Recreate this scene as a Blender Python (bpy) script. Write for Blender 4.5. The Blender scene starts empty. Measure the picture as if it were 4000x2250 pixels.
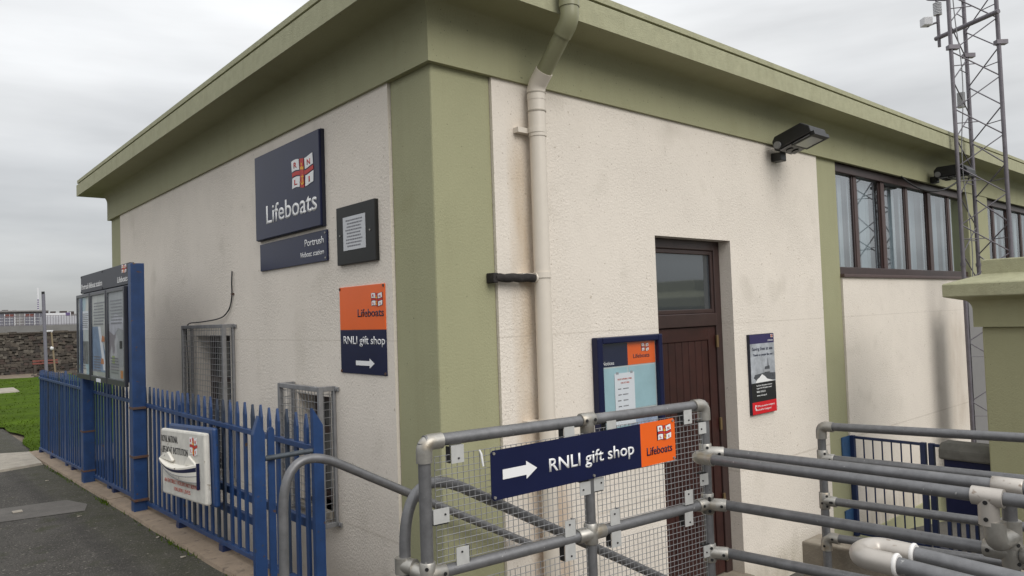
import bpy, bmesh, math, random
from mathutils import Vector, Matrix
random.seed(7)
D = bpy.data
SC = bpy.context.scene
COL = SC.collection
R = math.radians

# ------------------------------------------------------------------ camera
cam = D.cameras.new('camera'); cam_o = D.objects.new('camera', cam); COL.objects.link(cam_o)
CP = Vector((-2.3831, -3.3745, 1.9252))
yw, pt_, rl = R(48.8844), R(2.1093), R(-1.961)
fwd = Vector((math.cos(yw)*math.cos(pt_), math.sin(yw)*math.cos(pt_), math.sin(pt_)))
rt = Vector((math.sin(yw), -math.cos(yw), 0)); up = rt.cross(fwd)
r2 = math.cos(rl)*rt + math.sin(rl)*up; u2 = -math.sin(rl)*rt + math.cos(rl)*up
mw = Matrix(((r2.x, u2.x, -fwd.x, CP.x), (r2.y, u2.y, -fwd.y, CP.y), (r2.z, u2.z, -fwd.z, CP.z), (0, 0, 0, 1)))
cam_o.matrix_world = mw
cam.sensor_fit = 'HORIZONTAL'; cam.sensor_width = 36.0; cam.lens = 36.0*2848.78/4000
cam.clip_start = 0.05; cam.clip_end = 3000
SC.camera = cam_o

# ------------------------------------------------------------------ sky, sun, exposure
SUN_AZ_FROM = Vector((-0.06, -0.80, 0.60)).normalized()      # the direction the soft light comes from
W = D.worlds.new('World'); SC.world = W; W.use_nodes = True
nt = W.node_tree; nt.nodes.clear()
def N(t, **k):
    n = nt.nodes.new(t)
    for a, b in k.items(): setattr(n, a, b)
    return n
def LK(a, b): nt.links.new(a, b)
def MATH(op, a, b=None):
    n = N('ShaderNodeMath', operation=op)
    for i, v in enumerate((a, b)):
        if v is None: continue
        if isinstance(v, (int, float)): n.inputs[i].default_value = v
        else: LK(v, n.inputs[i])
    return n.outputs[0]
tc = N('ShaderNodeTexCoord'); sx = N('ShaderNodeSeparateXYZ'); LK(tc.outputs['Generated'], sx.inputs[0])
zc = MATH('ADD', MATH('MAXIMUM', sx.outputs[2], 0.0), 0.13)
cb = N('ShaderNodeCombineXYZ'); LK(MATH('DIVIDE', sx.outputs[0], zc), cb.inputs[0]); LK(MATH('DIVIDE', sx.outputs[1], zc), cb.inputs[1])
nz = N('ShaderNodeTexNoise'); nz.inputs['Scale'].default_value = 0.62; nz.inputs['Detail'].default_value = 5; nz.inputs['Roughness'].default_value = 0.5
LK(cb.outputs[0], nz.inputs['Vector'])
rp = N('ShaderNodeMapRange'); rp.inputs[1].default_value = 0.3; rp.inputs[2].default_value = 0.7; rp.inputs[3].default_value = 0.78; rp.inputs[4].default_value = 1.12
LK(nz.outputs['Fac'], rp.inputs[0])
grad = MATH('ADD', MATH('MULTIPLY', MATH('MAXIMUM', sx.outputs[2], 0.0), 1.10), 0.45)       # overcast: brighter towards the zenith
mpb = N('ShaderNodeMapping'); mpb.inputs['Scale'].default_value = (1.5, 1.5, 10.0); LK(tc.outputs['Generated'], mpb.inputs[0])
nb = N('ShaderNodeTexNoise'); nb.inputs['Scale'].default_value = 1.3; nb.inputs['Detail'].default_value = 5; nb.inputs['Roughness'].default_value = .5; LK(mpb.outputs[0], nb.inputs['Vector'])
rb = N('ShaderNodeMapRange'); rb.inputs[1].default_value = .32; rb.inputs[2].default_value = .68; rb.inputs[3].default_value = .84; rb.inputs[4].default_value = 1.10; LK(nb.outputs['Fac'], rb.inputs[0])
lum = MATH('MULTIPLY', MATH('MULTIPLY', grad, rp.outputs[0]), rb.outputs[0])       # layered stratus
lum10 = MATH('MULTIPLY', lum, 10.0)
tint = N('ShaderNodeMix', data_type='RGBA'); tint.inputs[6].default_value = (0.90, 0.96, 1.05, 1); tint.inputs[7].default_value = (0.985, 0.995, 1.0, 1)
LK(rp.outputs[0], tint.inputs[0])
cl = N('ShaderNodeVectorMath', operation='SCALE'); LK(tint.outputs[2], cl.inputs[0]); LK(lum10, cl.inputs['Scale'])
sk = N('ShaderNodeTexSky'); sk.sky_type = 'NISHITA'; sk.sun_disc = False
sk.sun_elevation = math.asin(SUN_AZ_FROM.z); sk.sun_rotation = math.atan2(SUN_AZ_FROM.x, SUN_AZ_FROM.y)
mx = N('ShaderNodeMix', data_type='RGBA'); mx.inputs[0].default_value = 0.93
LK(sk.outputs[0], mx.inputs[6]); LK(cl.outputs[0], mx.inputs[7])
bg = N('ShaderNodeBackground'); bg.inputs[1].default_value = 0.1; LK(mx.outputs[2], bg.inputs[0])
wo = N('ShaderNodeOutputWorld'); LK(bg.outputs[0], wo.inputs[0])
sun = D.lights.new('sun', 'SUN'); sun.energy = 1.42; sun.angle = R(40); sun.color = (1, 0.965, 0.91)
sun_o = D.objects.new('sun', sun); COL.objects.link(sun_o)
sun_o.rotation_euler = (-SUN_AZ_FROM).to_track_quat('-Z', 'Y').to_euler()
SC.view_settings.view_transform = 'Standard'; SC.view_settings.look = 'None'
SC.view_settings.gamma = 1; SC.view_settings.use_curve_mapping = False
SC.view_settings.exposure = 0.22

# ------------------------------------------------------------------ materials
MATS = {}
def mat(name, col, rough=0.6, metal=0.0, var=0.0, vscale=6.0, bump=0.0, bscale=60.0, speck=None, spec=0.5, vdist=1.0, tintcol=None, coat=0.0, streak=0.0, bvar=False):
    """Principled material with soft colour variation (var), fine relief (bump) and optional dark/light specks."""
    if name in MATS: return MATS[name]
    m = D.materials.new(name); m.use_nodes = True
    t = m.node_tree; b = t.nodes['Principled BSDF']
    b.inputs['Roughness'].default_value = rough; b.inputs['Metallic'].default_value = metal
    b.inputs['Specular IOR Level'].default_value = spec
    b.inputs['Coat Weight'].default_value = coat
    geo = t.nodes.new('ShaderNodeNewGeometry')
    cur = None
    c = (*col, 1)
    if var or tintcol:
        n = t.nodes.new('ShaderNodeTexNoise'); n.inputs['Scale'].default_value = vscale; n.inputs['Detail'].default_value = 6; n.inputs['Roughness'].default_value = .65
        t.links.new(geo.outputs['Position'], n.inputs['Vector'])
        mr = t.nodes.new('ShaderNodeMapRange'); mr.inputs[1].default_value = .3; mr.inputs[2].default_value = .7
        t.links.new(n.outputs['Fac'], mr.inputs[0])
        mxn = t.nodes.new('ShaderNodeMix'); mxn.data_type = 'RGBA'
        lo = tintcol if tintcol else tuple(x*(1-var) for x in col)
        hi = col if tintcol else tuple(min(1, x*(1+var)) for x in col)
        mxn.inputs[6].default_value = (*lo, 1); mxn.inputs[7].default_value = (*hi, 1)
        t.links.new(mr.outputs[0], mxn.inputs[0]); cur = mxn.outputs[2]
    if speck:
        for (sc, lo, hi, scol) in speck:
            n = t.nodes.new('ShaderNodeTexNoise'); n.inputs['Scale'].default_value = sc; n.inputs['Detail'].default_value = 2
            t.links.new(geo.outputs['Position'], n.inputs['Vector'])
            mr = t.nodes.new('ShaderNodeMapRange'); mr.inputs[1].default_value = lo; mr.inputs[2].default_value = hi
            t.links.new(n.outputs['Fac'], mr.inputs[0])
            mxn = t.nodes.new('ShaderNodeMix'); mxn.data_type = 'RGBA'
            if cur: t.links.new(cur, mxn.inputs[6])
            else: mxn.inputs[6].default_value = c
            mxn.inputs[7].default_value = (*scol, 1)
            t.links.new(mr.outputs[0], mxn.inputs[0]); cur = mxn.outputs[2]
    if streak:                      # faint run-off streaks down the face
        mp = t.nodes.new('ShaderNodeMapping'); mp.inputs['Scale'].default_value = (7, 7, .55); t.links.new(geo.outputs['Position'], mp.inputs[0])
        n = t.nodes.new('ShaderNodeTexNoise'); n.inputs['Scale'].default_value = 1.0; n.inputs['Detail'].default_value = 7; n.inputs['Roughness'].default_value = .7
        t.links.new(mp.outputs[0], n.inputs['Vector'])
        mr = t.nodes.new('ShaderNodeMapRange'); mr.inputs[1].default_value = .50; mr.inputs[2].default_value = .78; mr.inputs[4].default_value = streak
        t.links.new(n.outputs['Fac'], mr.inputs[0])
        mxn = t.nodes.new('ShaderNodeMix'); mxn.data_type = 'RGBA'; mxn.blend_type = 'MULTIPLY'
        if cur: t.links.new(cur, mxn.inputs[6])
        else: mxn.inputs[6].default_value = c
        mxn.inputs[7].default_value = (.55, .50, .42, 1); t.links.new(mr.outputs[0], mxn.inputs[0]); cur = mxn.outputs[2]
    if cur: t.links.new(cur, b.inputs['Base Color'])
    else: b.inputs['Base Color'].default_value = c
    if bump:
        n = t.nodes.new('ShaderNodeTexNoise'); n.inputs['Scale'].default_value = bscale; n.inputs['Detail'].default_value = 5; n.inputs['Roughness'].default_value = .6
        t.links.new(geo.outputs['Position'], n.inputs['Vector'])
        bp = t.nodes.new('ShaderNodeBump'); bp.inputs['Strength'].default_value = bump; bp.inputs['Distance'].default_value = .01*vdist
        t.links.new(n.outputs['Fac'], bp.inputs['Height']); t.links.new(bp.outputs[0], b.inputs['Normal'])
        if bvar:                    # the roughcast is coarse in some patches and worn smooth in others
            n2 = t.nodes.new('ShaderNodeTexNoise'); n2.inputs['Scale'].default_value = 1.4; n2.inputs['Detail'].default_value = 4; t.links.new(geo.outputs['Position'], n2.inputs['Vector'])
            m2 = t.nodes.new('ShaderNodeMapRange'); m2.inputs[1].default_value = .32; m2.inputs[2].default_value = .68; m2.inputs[3].default_value = bump*.35; m2.inputs[4].default_value = bump*1.5
            t.links.new(n2.outputs['Fac'], m2.inputs[0]); t.links.new(m2.outputs[0], bp.inputs['Strength'])
    MATS[name] = m
    return m

def stain_tone(m, terms):
    """lay stains and darker patches with a shape of their own over a wall material: each (axis, centre, width, zlo, zhi, colour, strength)"""
    t = m.node_tree; b = t.nodes['Principled BSDF']
    geo = t.nodes.new('ShaderNodeNewGeometry'); s = t.nodes.new('ShaderNodeSeparateXYZ'); t.links.new(geo.outputs['Position'], s.inputs[0])
    nn = t.nodes.new('ShaderNodeTexNoise'); nn.inputs['Scale'].default_value = 5; nn.inputs['Detail'].default_value = 5
    mp = t.nodes.new('ShaderNodeMapping'); mp.inputs['Scale'].default_value = (2.2, 2.2, .6)
    t.links.new(geo.outputs['Position'], mp.inputs[0]); t.links.new(mp.outputs[0], nn.inputs['Vector'])
    def mth(op, a, bb=None, clamp=False):
        n = t.nodes.new('ShaderNodeMath'); n.operation = op; n.use_clamp = clamp
        for i, v in enumerate((a, bb)):
            if v is None: continue
            if isinstance(v, (int, float)): n.inputs[i].default_value = v
            else: t.links.new(v, n.inputs[i])
        return n.outputs[0]
    for (ax, c, w, z0, z1, col, st) in terms:
        d = mth('DIVIDE', mth('SUBTRACT', s.outputs[ax], c), w)
        g = mth('SUBTRACT', 1.0, mth('MULTIPLY', d, d), True)
        a = mth('MULTIPLY', mth('SUBTRACT', s.outputs[2], z0), 4.0, True)
        e = mth('MULTIPLY', mth('SUBTRACT', z1, s.outputs[2]), 2.2, True)
        f = mth('MULTIPLY', mth('MULTIPLY', g, a), mth('MULTIPLY', e, mth('MULTIPLY', nn.outputs['Fac'], 1.6)))
        f = mth('MULTIPLY', f, st, True)
        mxn = t.nodes.new('ShaderNodeMix'); mxn.data_type = 'RGBA'
        src = b.inputs['Base Color'].links[0].from_socket
        t.links.new(src, mxn.inputs[6]); mxn.inputs[7].default_value = (*col, 1)
        t.links.new(f, mxn.inputs[0]); t.links.new(mxn.outputs[2], b.inputs['Base Color'])

def glassy(name, col, refl, rough=0.02, clear=0.0):
    """glazing: a mirror-like layer over a dark (or see-through) body"""
    m = D.materials.new(name); m.use_nodes = True; t = m.node_tree; t.nodes.clear()
    o = t.nodes.new('ShaderNodeOutputMaterial'); g = t.nodes.new('ShaderNodeBsdfGlossy'); g.inputs['Roughness'].default_value = rough
    g.inputs['Color'].default_value = (.93, .97, 1, 1)
    if clear: d = t.nodes.new('ShaderNodeBsdfTransparent'); d.inputs[0].default_value = (*col, 1)
    else:
        d = t.nodes.new('ShaderNodeBsdfDiffuse'); d.inputs[0].default_value = (*col, 1)
    x = t.nodes.new('ShaderNodeMixShader')
    lw = t.nodes.new('ShaderNodeFresnel'); lw.inputs[0].default_value = 1.5
    mr = t.nodes.new('ShaderNodeMapRange'); mr.inputs[1].default_value = .04; mr.inputs[2].default_value = 1.0; mr.inputs[3].default_value = refl; mr.inputs[4].default_value = 1
    t.links.new(lw.outputs[0], mr.inputs[0])
    if clear: x.inputs[0].default_value = refl
    else: t.links.new(mr.outputs[0], x.inputs[0])
    t.links.new(d.outputs[0], x.inputs[1]); t.links.new(g.outputs[0], x.inputs[2]); t.links.new(x.outputs[0], o.inputs[0])
    MATS[name] = m
    return m

CREAM = (.725, .665, .590)
m_cream = mat('cream_roughcast', CREAM, .9, var=.045, vscale=1.6, bump=.55, bscale=62, vdist=1.0, spec=.2, streak=.05, bvar=True,
              speck=[(75, .66, .76, (.47, .42, .36)), (34, .73, .76, (.46, .40, .33)), (2.6, .60, .85, (.58, .53, .46))])
stain_tone(m_cream, [(0, .66, .13, .7, 3.25, (.47, .35, .22), .6), (0, 8.15, .42, .1, 1.95, (.46, .38, .30), .5),
                (0, 3.72, .16, 2.75, 3.22, (.48, .43, .37), .4), (0, .82, .2, -.5, 1.15, (.42, .26, .13), .7)])  # the term under the floodlight only darkens the wall there
stain_tone(m_cream, [(2, 1.792, .006, -9, 9, (.40, .35, .29), .34), (2, .575, .010, -9, 9, (.40, .34, .27), .4), (2, -.42, .30, -9, 9, (.34, .30, .22), .6)])
m_green = mat('olive_paint', (.330, .325, .198), .7, streak=.16, var=.03, vscale=3.2, bump=.28, bscale=75, bvar=True, spec=.3, speck=[(60, .72, .76, (.13, .13, .08)), (2.2, .60, .85, (.285, .275, .155))])
m_greenr = mat('olive_paint_weathered', (.375, .370, .245), .85, streak=.30, var=.09, vscale=14, bump=.5, bscale=90, spec=.25, speck=[(70, .72, .77, (.07, .07, .05))])
m_pipe = mat('cream_pipe', (.66, .60, .52), .35, var=.05, vscale=3, spec=.5)
m_pipeg = mat('olive_pipe', (.26, .256, .155), .38, var=.04, vscale=5)
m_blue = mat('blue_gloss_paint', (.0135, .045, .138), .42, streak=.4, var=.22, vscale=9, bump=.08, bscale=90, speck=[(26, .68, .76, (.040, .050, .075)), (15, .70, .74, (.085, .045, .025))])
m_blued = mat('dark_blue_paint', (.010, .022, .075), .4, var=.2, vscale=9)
m_navy = mat('navy_sign', (.0085, .0120, .046), .28, spec=.3, var=.10, vscale=3)
m_navyedge = mat('navy_edge', (.006, .008, .022), .5)
m_orange = mat('orange_sign', (.80, .125, .012), .3, var=.05, vscale=3)
m_white = mat('white_print', (.80, .80, .80), .5)
m_whitew = mat('weathered_white', (.58, .56, .51), .75, var=.12, vscale=13, bump=.3, bscale=45, speck=[(20, .66, .73, (.30, .26, .20))])
m_red = mat('red_print', (.50, .028, .022), .5)
m_redf = mat('faded_red_print', (.52, .12, .085), .6, var=.3, vscale=40)
m_yellow = mat('gold_print', (.80, .42, .03), .5)
m_black = mat('black_print', (.012, .012, .013), .5)
m_dark = mat('black_plastic', (.014, .014, .015), .4, var=.2, vscale=14)
m_steel = mat('galvanised_tube', (.165, .165, .170), .44, metal=.45, var=.16, vscale=30, bump=.06, bscale=150, speck=[(7, .58, .80, (.23, .23, .235)), (60, .70, .78, (.10, .095, .09)), (45, .72, .76, (.34, .34, .33))])
m_steeld = mat('dull_galvanised_frame', (.245, .245, .25), .55, metal=.35, var=.18, vscale=14)
m_fit = mat('alloy_fitting', (.37, .355, .325), .40, metal=.65, var=.16, vscale=16, bump=.1, bscale=80, speck=[(12, .58, .74, (.34, .29, .22))])
m_fitw = mat('pale_worn_fitting', (.46, .425, .385), .40, metal=.45, var=.1, vscale=9, speck=[(30, .67, .73, (.25, .2, .16))])
m_clip = mat('clip_plate', (.50, .50, .485), .5, metal=.2, var=.08, vscale=30)
m_wire = mat('mesh_wire', (.30, .30, .305), .45, metal=.45, var=.15, vscale=30)
m_wood = mat('dark_mahogany', (.034, .0098, .008), .42, var=.35, vscale=5, bump=.1, bscale=30)
m_wframe = mat('brown_frame', (.040, .022, .020), .38, var=.2, vscale=8)
m_wframel = mat('brown_window_bar', (.075, .046, .042), .4, var=.15, vscale=8)
m_brass = mat('worn_brass', (.28, .20, .10), .45, metal=.7)
m_glass = glassy('window_glass', (.80, .86, .88), .40, rough=.03, clear=1)
m_glassd = glassy('door_glass', (.045, .052, .058), .12, rough=.05)
m_blind = [mat('blind_fabric_%d' % i, c, .8, var=.1, vscale=5) for i, c in enumerate(((.42, .47, .50), (.30, .34, .37), (.52, .56, .58)))]
m_clear = glassy('display_glass', (.97, .98, .98), .11, rough=.03, clear=1)
m_asph = mat('worn_asphalt', (.062, .058, .052), .92, var=.30, vscale=2.6, bump=.9, bscale=150, spec=.25,
             speck=[(90, .56, .68, (.150, .138, .122)), (4.5, .58, .76, (.046, .048, .028)), (38, .66, .71, (.24, .22, .19)), (55, .64, .70, (.02, .019, .018))])
stain_tone(m_asph, [(0, -.86, .30, -9, 9, (.044, .046, .022), .5), (0, -1.15, .10, -9, 9, (.03, .028, .026), .5)])
m_patch = mat('grey_trench_patch', (.105, .097, .088), .92, var=.2, vscale=5, bump=.6, bscale=130, speck=[(60, .62, .74, (.15, .14, .125))])
m_strip = mat('brown_concrete', (.235, .180, .130), .9, var=.22, vscale=4, bump=.45, bscale=70, speck=[(18, .60, .74, (.13, .10, .075)), (90, .68, .75, (.09, .08, .07))])
m_conc = mat('pale_concrete', (.30, .27, .225), .9, var=.2, vscale=7, bump=.6, bscale=60, speck=[(40, .64, .73, (.15, .13, .11))])
m_concy = mat('stained_concrete', (.235, .20, .155), .9, var=.25, vscale=4, bump=.4, bscale=60, speck=[(7, .54, .75, (.34, .30, .24))])
m_yard = mat('yard_concrete', (.085, .078, .07), .92, var=.25, vscale=3, bump=.5, bscale=80)
m_grassg = mat('lawn_turf', (.050, .085, .006), .95, spec=.05, var=.40, vscale=1.1, bump=1.0, bscale=35, speck=[(4, .55, .75, (.066, .104, .012)), (50, .58, .72, (.030, .056, .008))])
m_grass = mat('grass_blade', (.055, .092, .007), .9, spec=.05, var=.4, vscale=3)
m_soil = mat('bare_earth', (.16, .125, .09), .95, var=.3, vscale=3, bump=.6, bscale=30)
m_ston = [mat('dark_basalt_%d' % i, c, .9, var=.3, vscale=9, bump=.6, bscale=30) for i, c in enumerate([(.048, .041, .034), (.062, .052, .043), (.080, .068, .055), (.038, .033, .029), (.064, .047, .040), (.115, .102, .085)])]
m_mort = mat('wall_mortar', (.058, .050, .042), .95, var=.3, vscale=5)
m_far = mat('far_ground', (.06, .065, .05), .95, var=.2, vscale=.02)
m_house = mat('grey_render', (.20, .19, .185), .9, var=.12, vscale=.4)
m_roof = mat('slate_roof', (.17, .16, .155), .9, var=.15, vscale=.6)
m_chim = mat('brick_chimney', (.055, .042, .040), .9, var=.2, vscale=2)
m_facade = mat('grey_facade', (.135, .125, .135), .9, var=.15, vscale=.5)
m_fwhite = mat('far_white_paint', (.62, .62, .64), .7)
m_purple = mat('purple_end', (.11, .075, .19), .6)
m_redfar = mat('red_board', (.17, .05, .038), .7, var=.2, vscale=3)
m_band = mat('sea_wall_render', (.17, .165, .16), .9, var=.15, vscale=.8)
m_lampgl = mat('lamp_lens', (.55, .56, .55), .15)
m_mast = mat('galvanised_mast', (.155, .142, .16), .5, metal=.3, var=.2, vscale=9)
m_foam = mat('black_foam', (.022, .019, .018), .9, var=.4, vscale=20, bump=.8, bscale=30)
m_paper = mat('white_paper', (.70, .72, .76), .6)
m_pale = mat('pale_blue_print', (.33, .50, .55), .5, var=.08, vscale=6)
m_grey = mat('grey_print', (.30, .31, .33), .5, var=.2, vscale=9)
m_ink = mat('faded_ink', (.20, .20, .22), .6)
m_rust = mat('rusty_strap', (.055, .045, .045), .7, var=.4, vscale=30, tintcol=(.12, .05, .025))
m_hood = mat('grey_hood', (.115, .112, .10), .85, var=.2, vscale=8, bump=.3, bscale=40)
m_greyp = mat('grey_panel', (.27, .265, .265), .7, var=.05, vscale=3)

# ------------------------------------------------------------------ builders
class Frame:
    def __init__(s, o, u, v, n): s.o, s.u, s.v, s.n = Vector(o), Vector(u).normalized(), Vector(v).normalized(), Vector(n).normalized()
    def __call__(s, a, b, c=0.0): return s.o + s.u*a + s.v*b + s.n*c
WORLD = Frame((0, 0, 0), (1, 0, 0), (0, 1, 0), (0, 0, 1))
FL = Frame((0, 0, 0), (0, -1, 0), (0, 0, 1), (-1, 0, 0))          # left wall: a = -y, b = z, c = outwards
FR = Frame((0, 0, 0), (1, 0, 0), (0, 0, 1), (0, -1, 0))           # right wall: a = x
FM = Frame((-.828, -1.057, 0), (.99311, -.11722, 0), (0, 0, 1), (-.11722, -.99311, 0))   # mesh railing

class MB:
    def __init__(s): s.v, s.f, s.m, s.sm = [], [], [], []
    def add(s, pts, faces, mi=0, smooth=False):
        k = len(s.v); s.v += [tuple(p) for p in pts]
        for f in faces: s.f.append(tuple(i+k for i in f)); s.m.append(mi); s.sm.append(smooth)
    def hexa(s, p, mi=0):     # 8 points: bottom ring then top ring
        s.add(p, [(0, 3, 2, 1), (4, 5, 6, 7), (0, 1, 5, 4), (1, 2, 6, 5), (2, 3, 7, 6), (3, 0, 4, 7)], mi)
    def box(s, F, a0, a1, b0, b1, c0, c1, mi=0):
        P = [F(a0, b0, c0), F(a1, b0, c0), F(a1, b1, c0), F(a0, b1, c0), F(a0, b0, c1), F(a1, b0, c1), F(a1, b1, c1), F(a0, b1, c1)]
        s.hexa(P, mi); return s
    def prism(s, F, poly, c0, c1, mi=0):
        n = len(poly)
        if sum(poly[i][0]*poly[(i+1) % n][1]-poly[(i+1) % n][0]*poly[i][1] for i in range(n)) < 0: poly = poly[::-1]
        P = [F(a, b, c0) for a, b in poly]+[F(a, b, c1) for a, b in poly]
        s.add(P, [tuple(range(n-1, -1, -1)), tuple(range(n, 2*n))]+[(i, (i+1) % n, n+(i+1) % n, n+i) for i in range(n)], mi); return s
    def quad(s, p, mi=0): s.add(p, [(0, 1, 2, 3)], mi); return s
    def tube(s, pts, r, seg=12, mi=0, cap=True):
        pts = [Vector(p) for p in pts]; n = len(pts); rr = r if isinstance(r, (list, tuple)) else [r]*n
        tan = []
        for i in range(n):
            t = (pts[min(i+1, n-1)]-pts[max(i-1, 0)]); tan.append(t.normalized())
        ref = Vector((0, 0, 1)) if abs(tan[0].z) < .9 else Vector((1, 0, 0))
        x = tan[0].cross(ref).normalized(); V = []
        for i in range(n):
            x = (x-tan[i]*x.dot(tan[i])).normalized(); y = tan[i].cross(x)
            V += [pts[i]+(x*math.cos(2*math.pi*k/seg)+y*math.sin(2*math.pi*k/seg))*rr[i] for k in range(seg)]
        F = [(i*seg+k, i*seg+(k+1) % seg, (i+1)*seg+(k+1) % seg, (i+1)*seg+k) for i in range(n-1) for k in range(seg)]
        s.add(V, F, mi, True)
        if cap:
            s.add(V[:seg], [tuple(range(seg-1, -1, -1))], mi); s.add(V[-seg:], [tuple(range(seg))], mi)
        return s
    def mesh(s, name, mats):
        me = D.meshes.new(name); me.from_pydata(s.v, [], s.f)
        for m in (mats if isinstance(mats, (list, tuple)) else [mats]): me.materials.append(m)
        me.polygons.foreach_set('material_index', s.m); me.polygons.foreach_set('use_smooth', s.sm); me.update()
        return me
    def build(s, name, mats, parent=None, bevel=0.0, kind=None):
        o = D.objects.new(name, s.mesh(name, mats)); COL.objects.link(o)
        if parent is not None: adopt(o, parent)
        if bevel:
            b = o.modifiers.new('edge', 'BEVEL'); b.width = bevel; b.segments = 2; b.limit_method = 'ANGLE'; b.angle_limit = R(40)
        if kind: o['kind'] = kind
        return o
def adopt(o, parent):
    o.parent = parent
    p, off = parent, Vector((0, 0, 0))
    while p is not None: off += p.location; p = p.parent
    o.location = o.location - off
def thing(name, label, cat, loc, group=None):
    o = D.objects.new(name, None); COL.objects.link(o); o.location = loc; o.empty_display_size = .1
    return tag(o, label, cat, group)
def tag(o, label, cat, group=None):
    o['label'] = label; o['category'] = cat
    if group: o['group'] = group
    return o
def struct(o): o['kind'] = 'structure'; return o
def arc(c, ux, uy, r, a0, a1, n):
    return [Vector(c)+Vector(ux)*(r*math.cos(a0+(a1-a0)*i/n))+Vector(uy)*(r*math.sin(a0+(a1-a0)*i/n)) for i in range(n+1)]
def fillet(pts, r, n=7):
    """round the inner corners of a polyline"""
    out = [Vector(pts[0])]
    for i in range(1, len(pts)-1):
        p, a, b = Vector(pts[i]), Vector(pts[i-1]), Vector(pts[i+1])
        d1, d2 = (a-p), (b-p); q = min(r, d1.length*.49, d2.length*.49)
        s, e = p+d1.normalized()*q, p+d2.normalized()*q
        for k in range(n+1):
            t = k/n; out.append(s*(1-t)**2+p*2*t*(1-t)+e*t*t)
    out.append(Vector(pts[-1])); return out

# text as real flat lettering: curve text turned to mesh, squeezed into the space it has
def text(F, s, a0, b0, w, cap, m, parent, c=0.0, bold=0.0, name='lettering', thick=.0012, right=False):
    cu = D.curves.new('t', 'FONT'); cu.body = s; cu.size = 1; cu.offset = bold; cu.resolution_u = 3
    o = D.objects.new('t', cu); COL.objects.link(o)
    dg = bpy.context.evaluated_depsgraph_get(); me = D.meshes.new_from_object(o.evaluated_get(dg))
    D.objects.remove(o); D.curves.remove(cu)
    xs = [v.co.x for v in me.vertices]; x0, x1 = min(xs), max(xs)
    sy = cap/.73; sxx = w/(x1-x0)
    if right: a0 = a0-w
    bm = bmesh.new(); bm.from_mesh(me)
    for v in bm.verts: v.co = F(a0+(v.co.x-x0)*sxx, b0+v.co.y*sy, c)
    bmesh.ops.recalc_face_normals(bm, faces=bm.faces)
    ext = bmesh.ops.extrude_face_region(bm, geom=bm.faces[:])
    for v in [g for g in ext['geom'] if isinstance(g, bmesh.types.BMVert)]: v.co += F.n*thick
    me2 = D.meshes.new(name); bm.to_mesh(me2); bm.free(); D.meshes.remove(me)
    me2.materials.append(m)
    o = D.objects.new(name, me2); COL.objects.link(o); adopt(o, parent); return o
def textlines(F, a0, a1, b0, b1, rows, m, parent, c, words=5, name='small_print'):
    """print too small to read: broken lines of ink"""
    mb = MB(); dy = (b1-b0)/rows
    for i in range(rows):
        y = b1-(i+.7)*dy; x = a0+random.uniform(0, .12)*(a1-a0); e = a1-random.uniform(0, .15)*(a1-a0)
        while x < e:
            l = random.uniform(.03, .12)*(a1-a0); mb.box(F, x, min(x+l, e), y, y+dy*.42, c, c+.0006); x += l+.022*(a1-a0)
    return mb.build(name, m, parent)

def emblem(F, a, b, w, h, parent, c, back=True):
    """the four-quartered waving flag: R N / L I round a red cross with crown and anchor"""
    wave = lambda u: .045*math.sin(2*math.pi*(u*1.15+.05))
    P = lambda u, v: (a+(u+.02*math.sin(v*5))*w, b+(v+wave(u))*h)
    def patch(u0, u1, v0, v1, n=8):
        return [P(u0+(u1-u0)*i/n, v0) for i in range(n+1)]+[P(u1-(u1-u0)*i/n, v1) for i in range(n+1)]
    fl = MB().prism(F, patch(-.035, 1.035, -.03, 1.03), c, c+.0015) if back else MB().prism(F, patch(.38, .64, .38, .62), c, c+.0015)
    fl = fl.build('flag_emblem', m_navy, parent)
    cr = MB(); cr.prism(F, patch(.405, .585, -.02, 1.02), c+.0018, c+.0032); cr.prism(F, patch(0, .40, .42, .565), c+.0018, c+.0032); cr.prism(F, patch(.59, 1, .42, .565), c+.0018, c+.0032)
    cr.build('red_cross', m_red, fl)
    for (u0, u1, v0, v1, L) in ((0, .36, .61, 1.0, 'R'), (.63, 1.0, .61, 1.0, 'N'), (0, .36, 0, .375, 'L'), (.63, 1.0, 0, .375, 'I')):
        MB().prism(F, patch(u0, u1, v0, v1), c+.0018, c+.0032).build('flag_quarter', m_white, fl)
        uc = (u0+u1)/2; lw = .15 if L != 'I' else .055
        p = P(uc-lw/2, v0+(v1-v0)*.24)
        text(F, L, p[0], p[1], lw*w, (v1-v0)*.52*h, m_red, fl, c+.0036, bold=.02, name='flag_letter')
    g = MB(); X = lambda u, v: P(.495+u, v)
    g.prism(F, [X(-.07, .62), X(.07, .62), X(.085, .74), X(.03, .69), X(0, .78), X(-.03, .69), X(-.085, .74)], c+.0036, c+.0048)
    g.prism(F, [X(-.02, .79), X(.02, .79), X(.02, .86), X(-.02, .86)], c+.0036, c+.0048)
    g.build('gold_crown', m_yellow, fl)
    g = MB(); g.prism(F, [X(-.014, .08), X(.014, .08), X(.014, .43), X(-.014, .43)], c+.0036, c+.0048)
    g.prism(F, [X(-.06, .345), X(.06, .345), X(.06, .375), X(-.06, .375)], c+.005, c+.0062)
    g.prism(F, [X(-.095, .22), X(-.075, .13), X(0, .06), X(.075, .13), X(.095, .22), X(.06, .15), X(0, .11), X(-.06, .15)], c+.005, c+.0062)
    g.build('gold_anchor', m_yellow, fl)
    return fl
def arrow(F, a0, a1, b, hs, hh, m, parent, c, head=.3):
    s = a1-(a1-a0)*head
    return MB().prism(F, [(a0, b-hs), (s, b-hs), (s, b-hh), (a1, b), (s, b+hh), (s, b+hs), (a0, b+hs)], c, c+.0012).build('arrow', m, parent)
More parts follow.
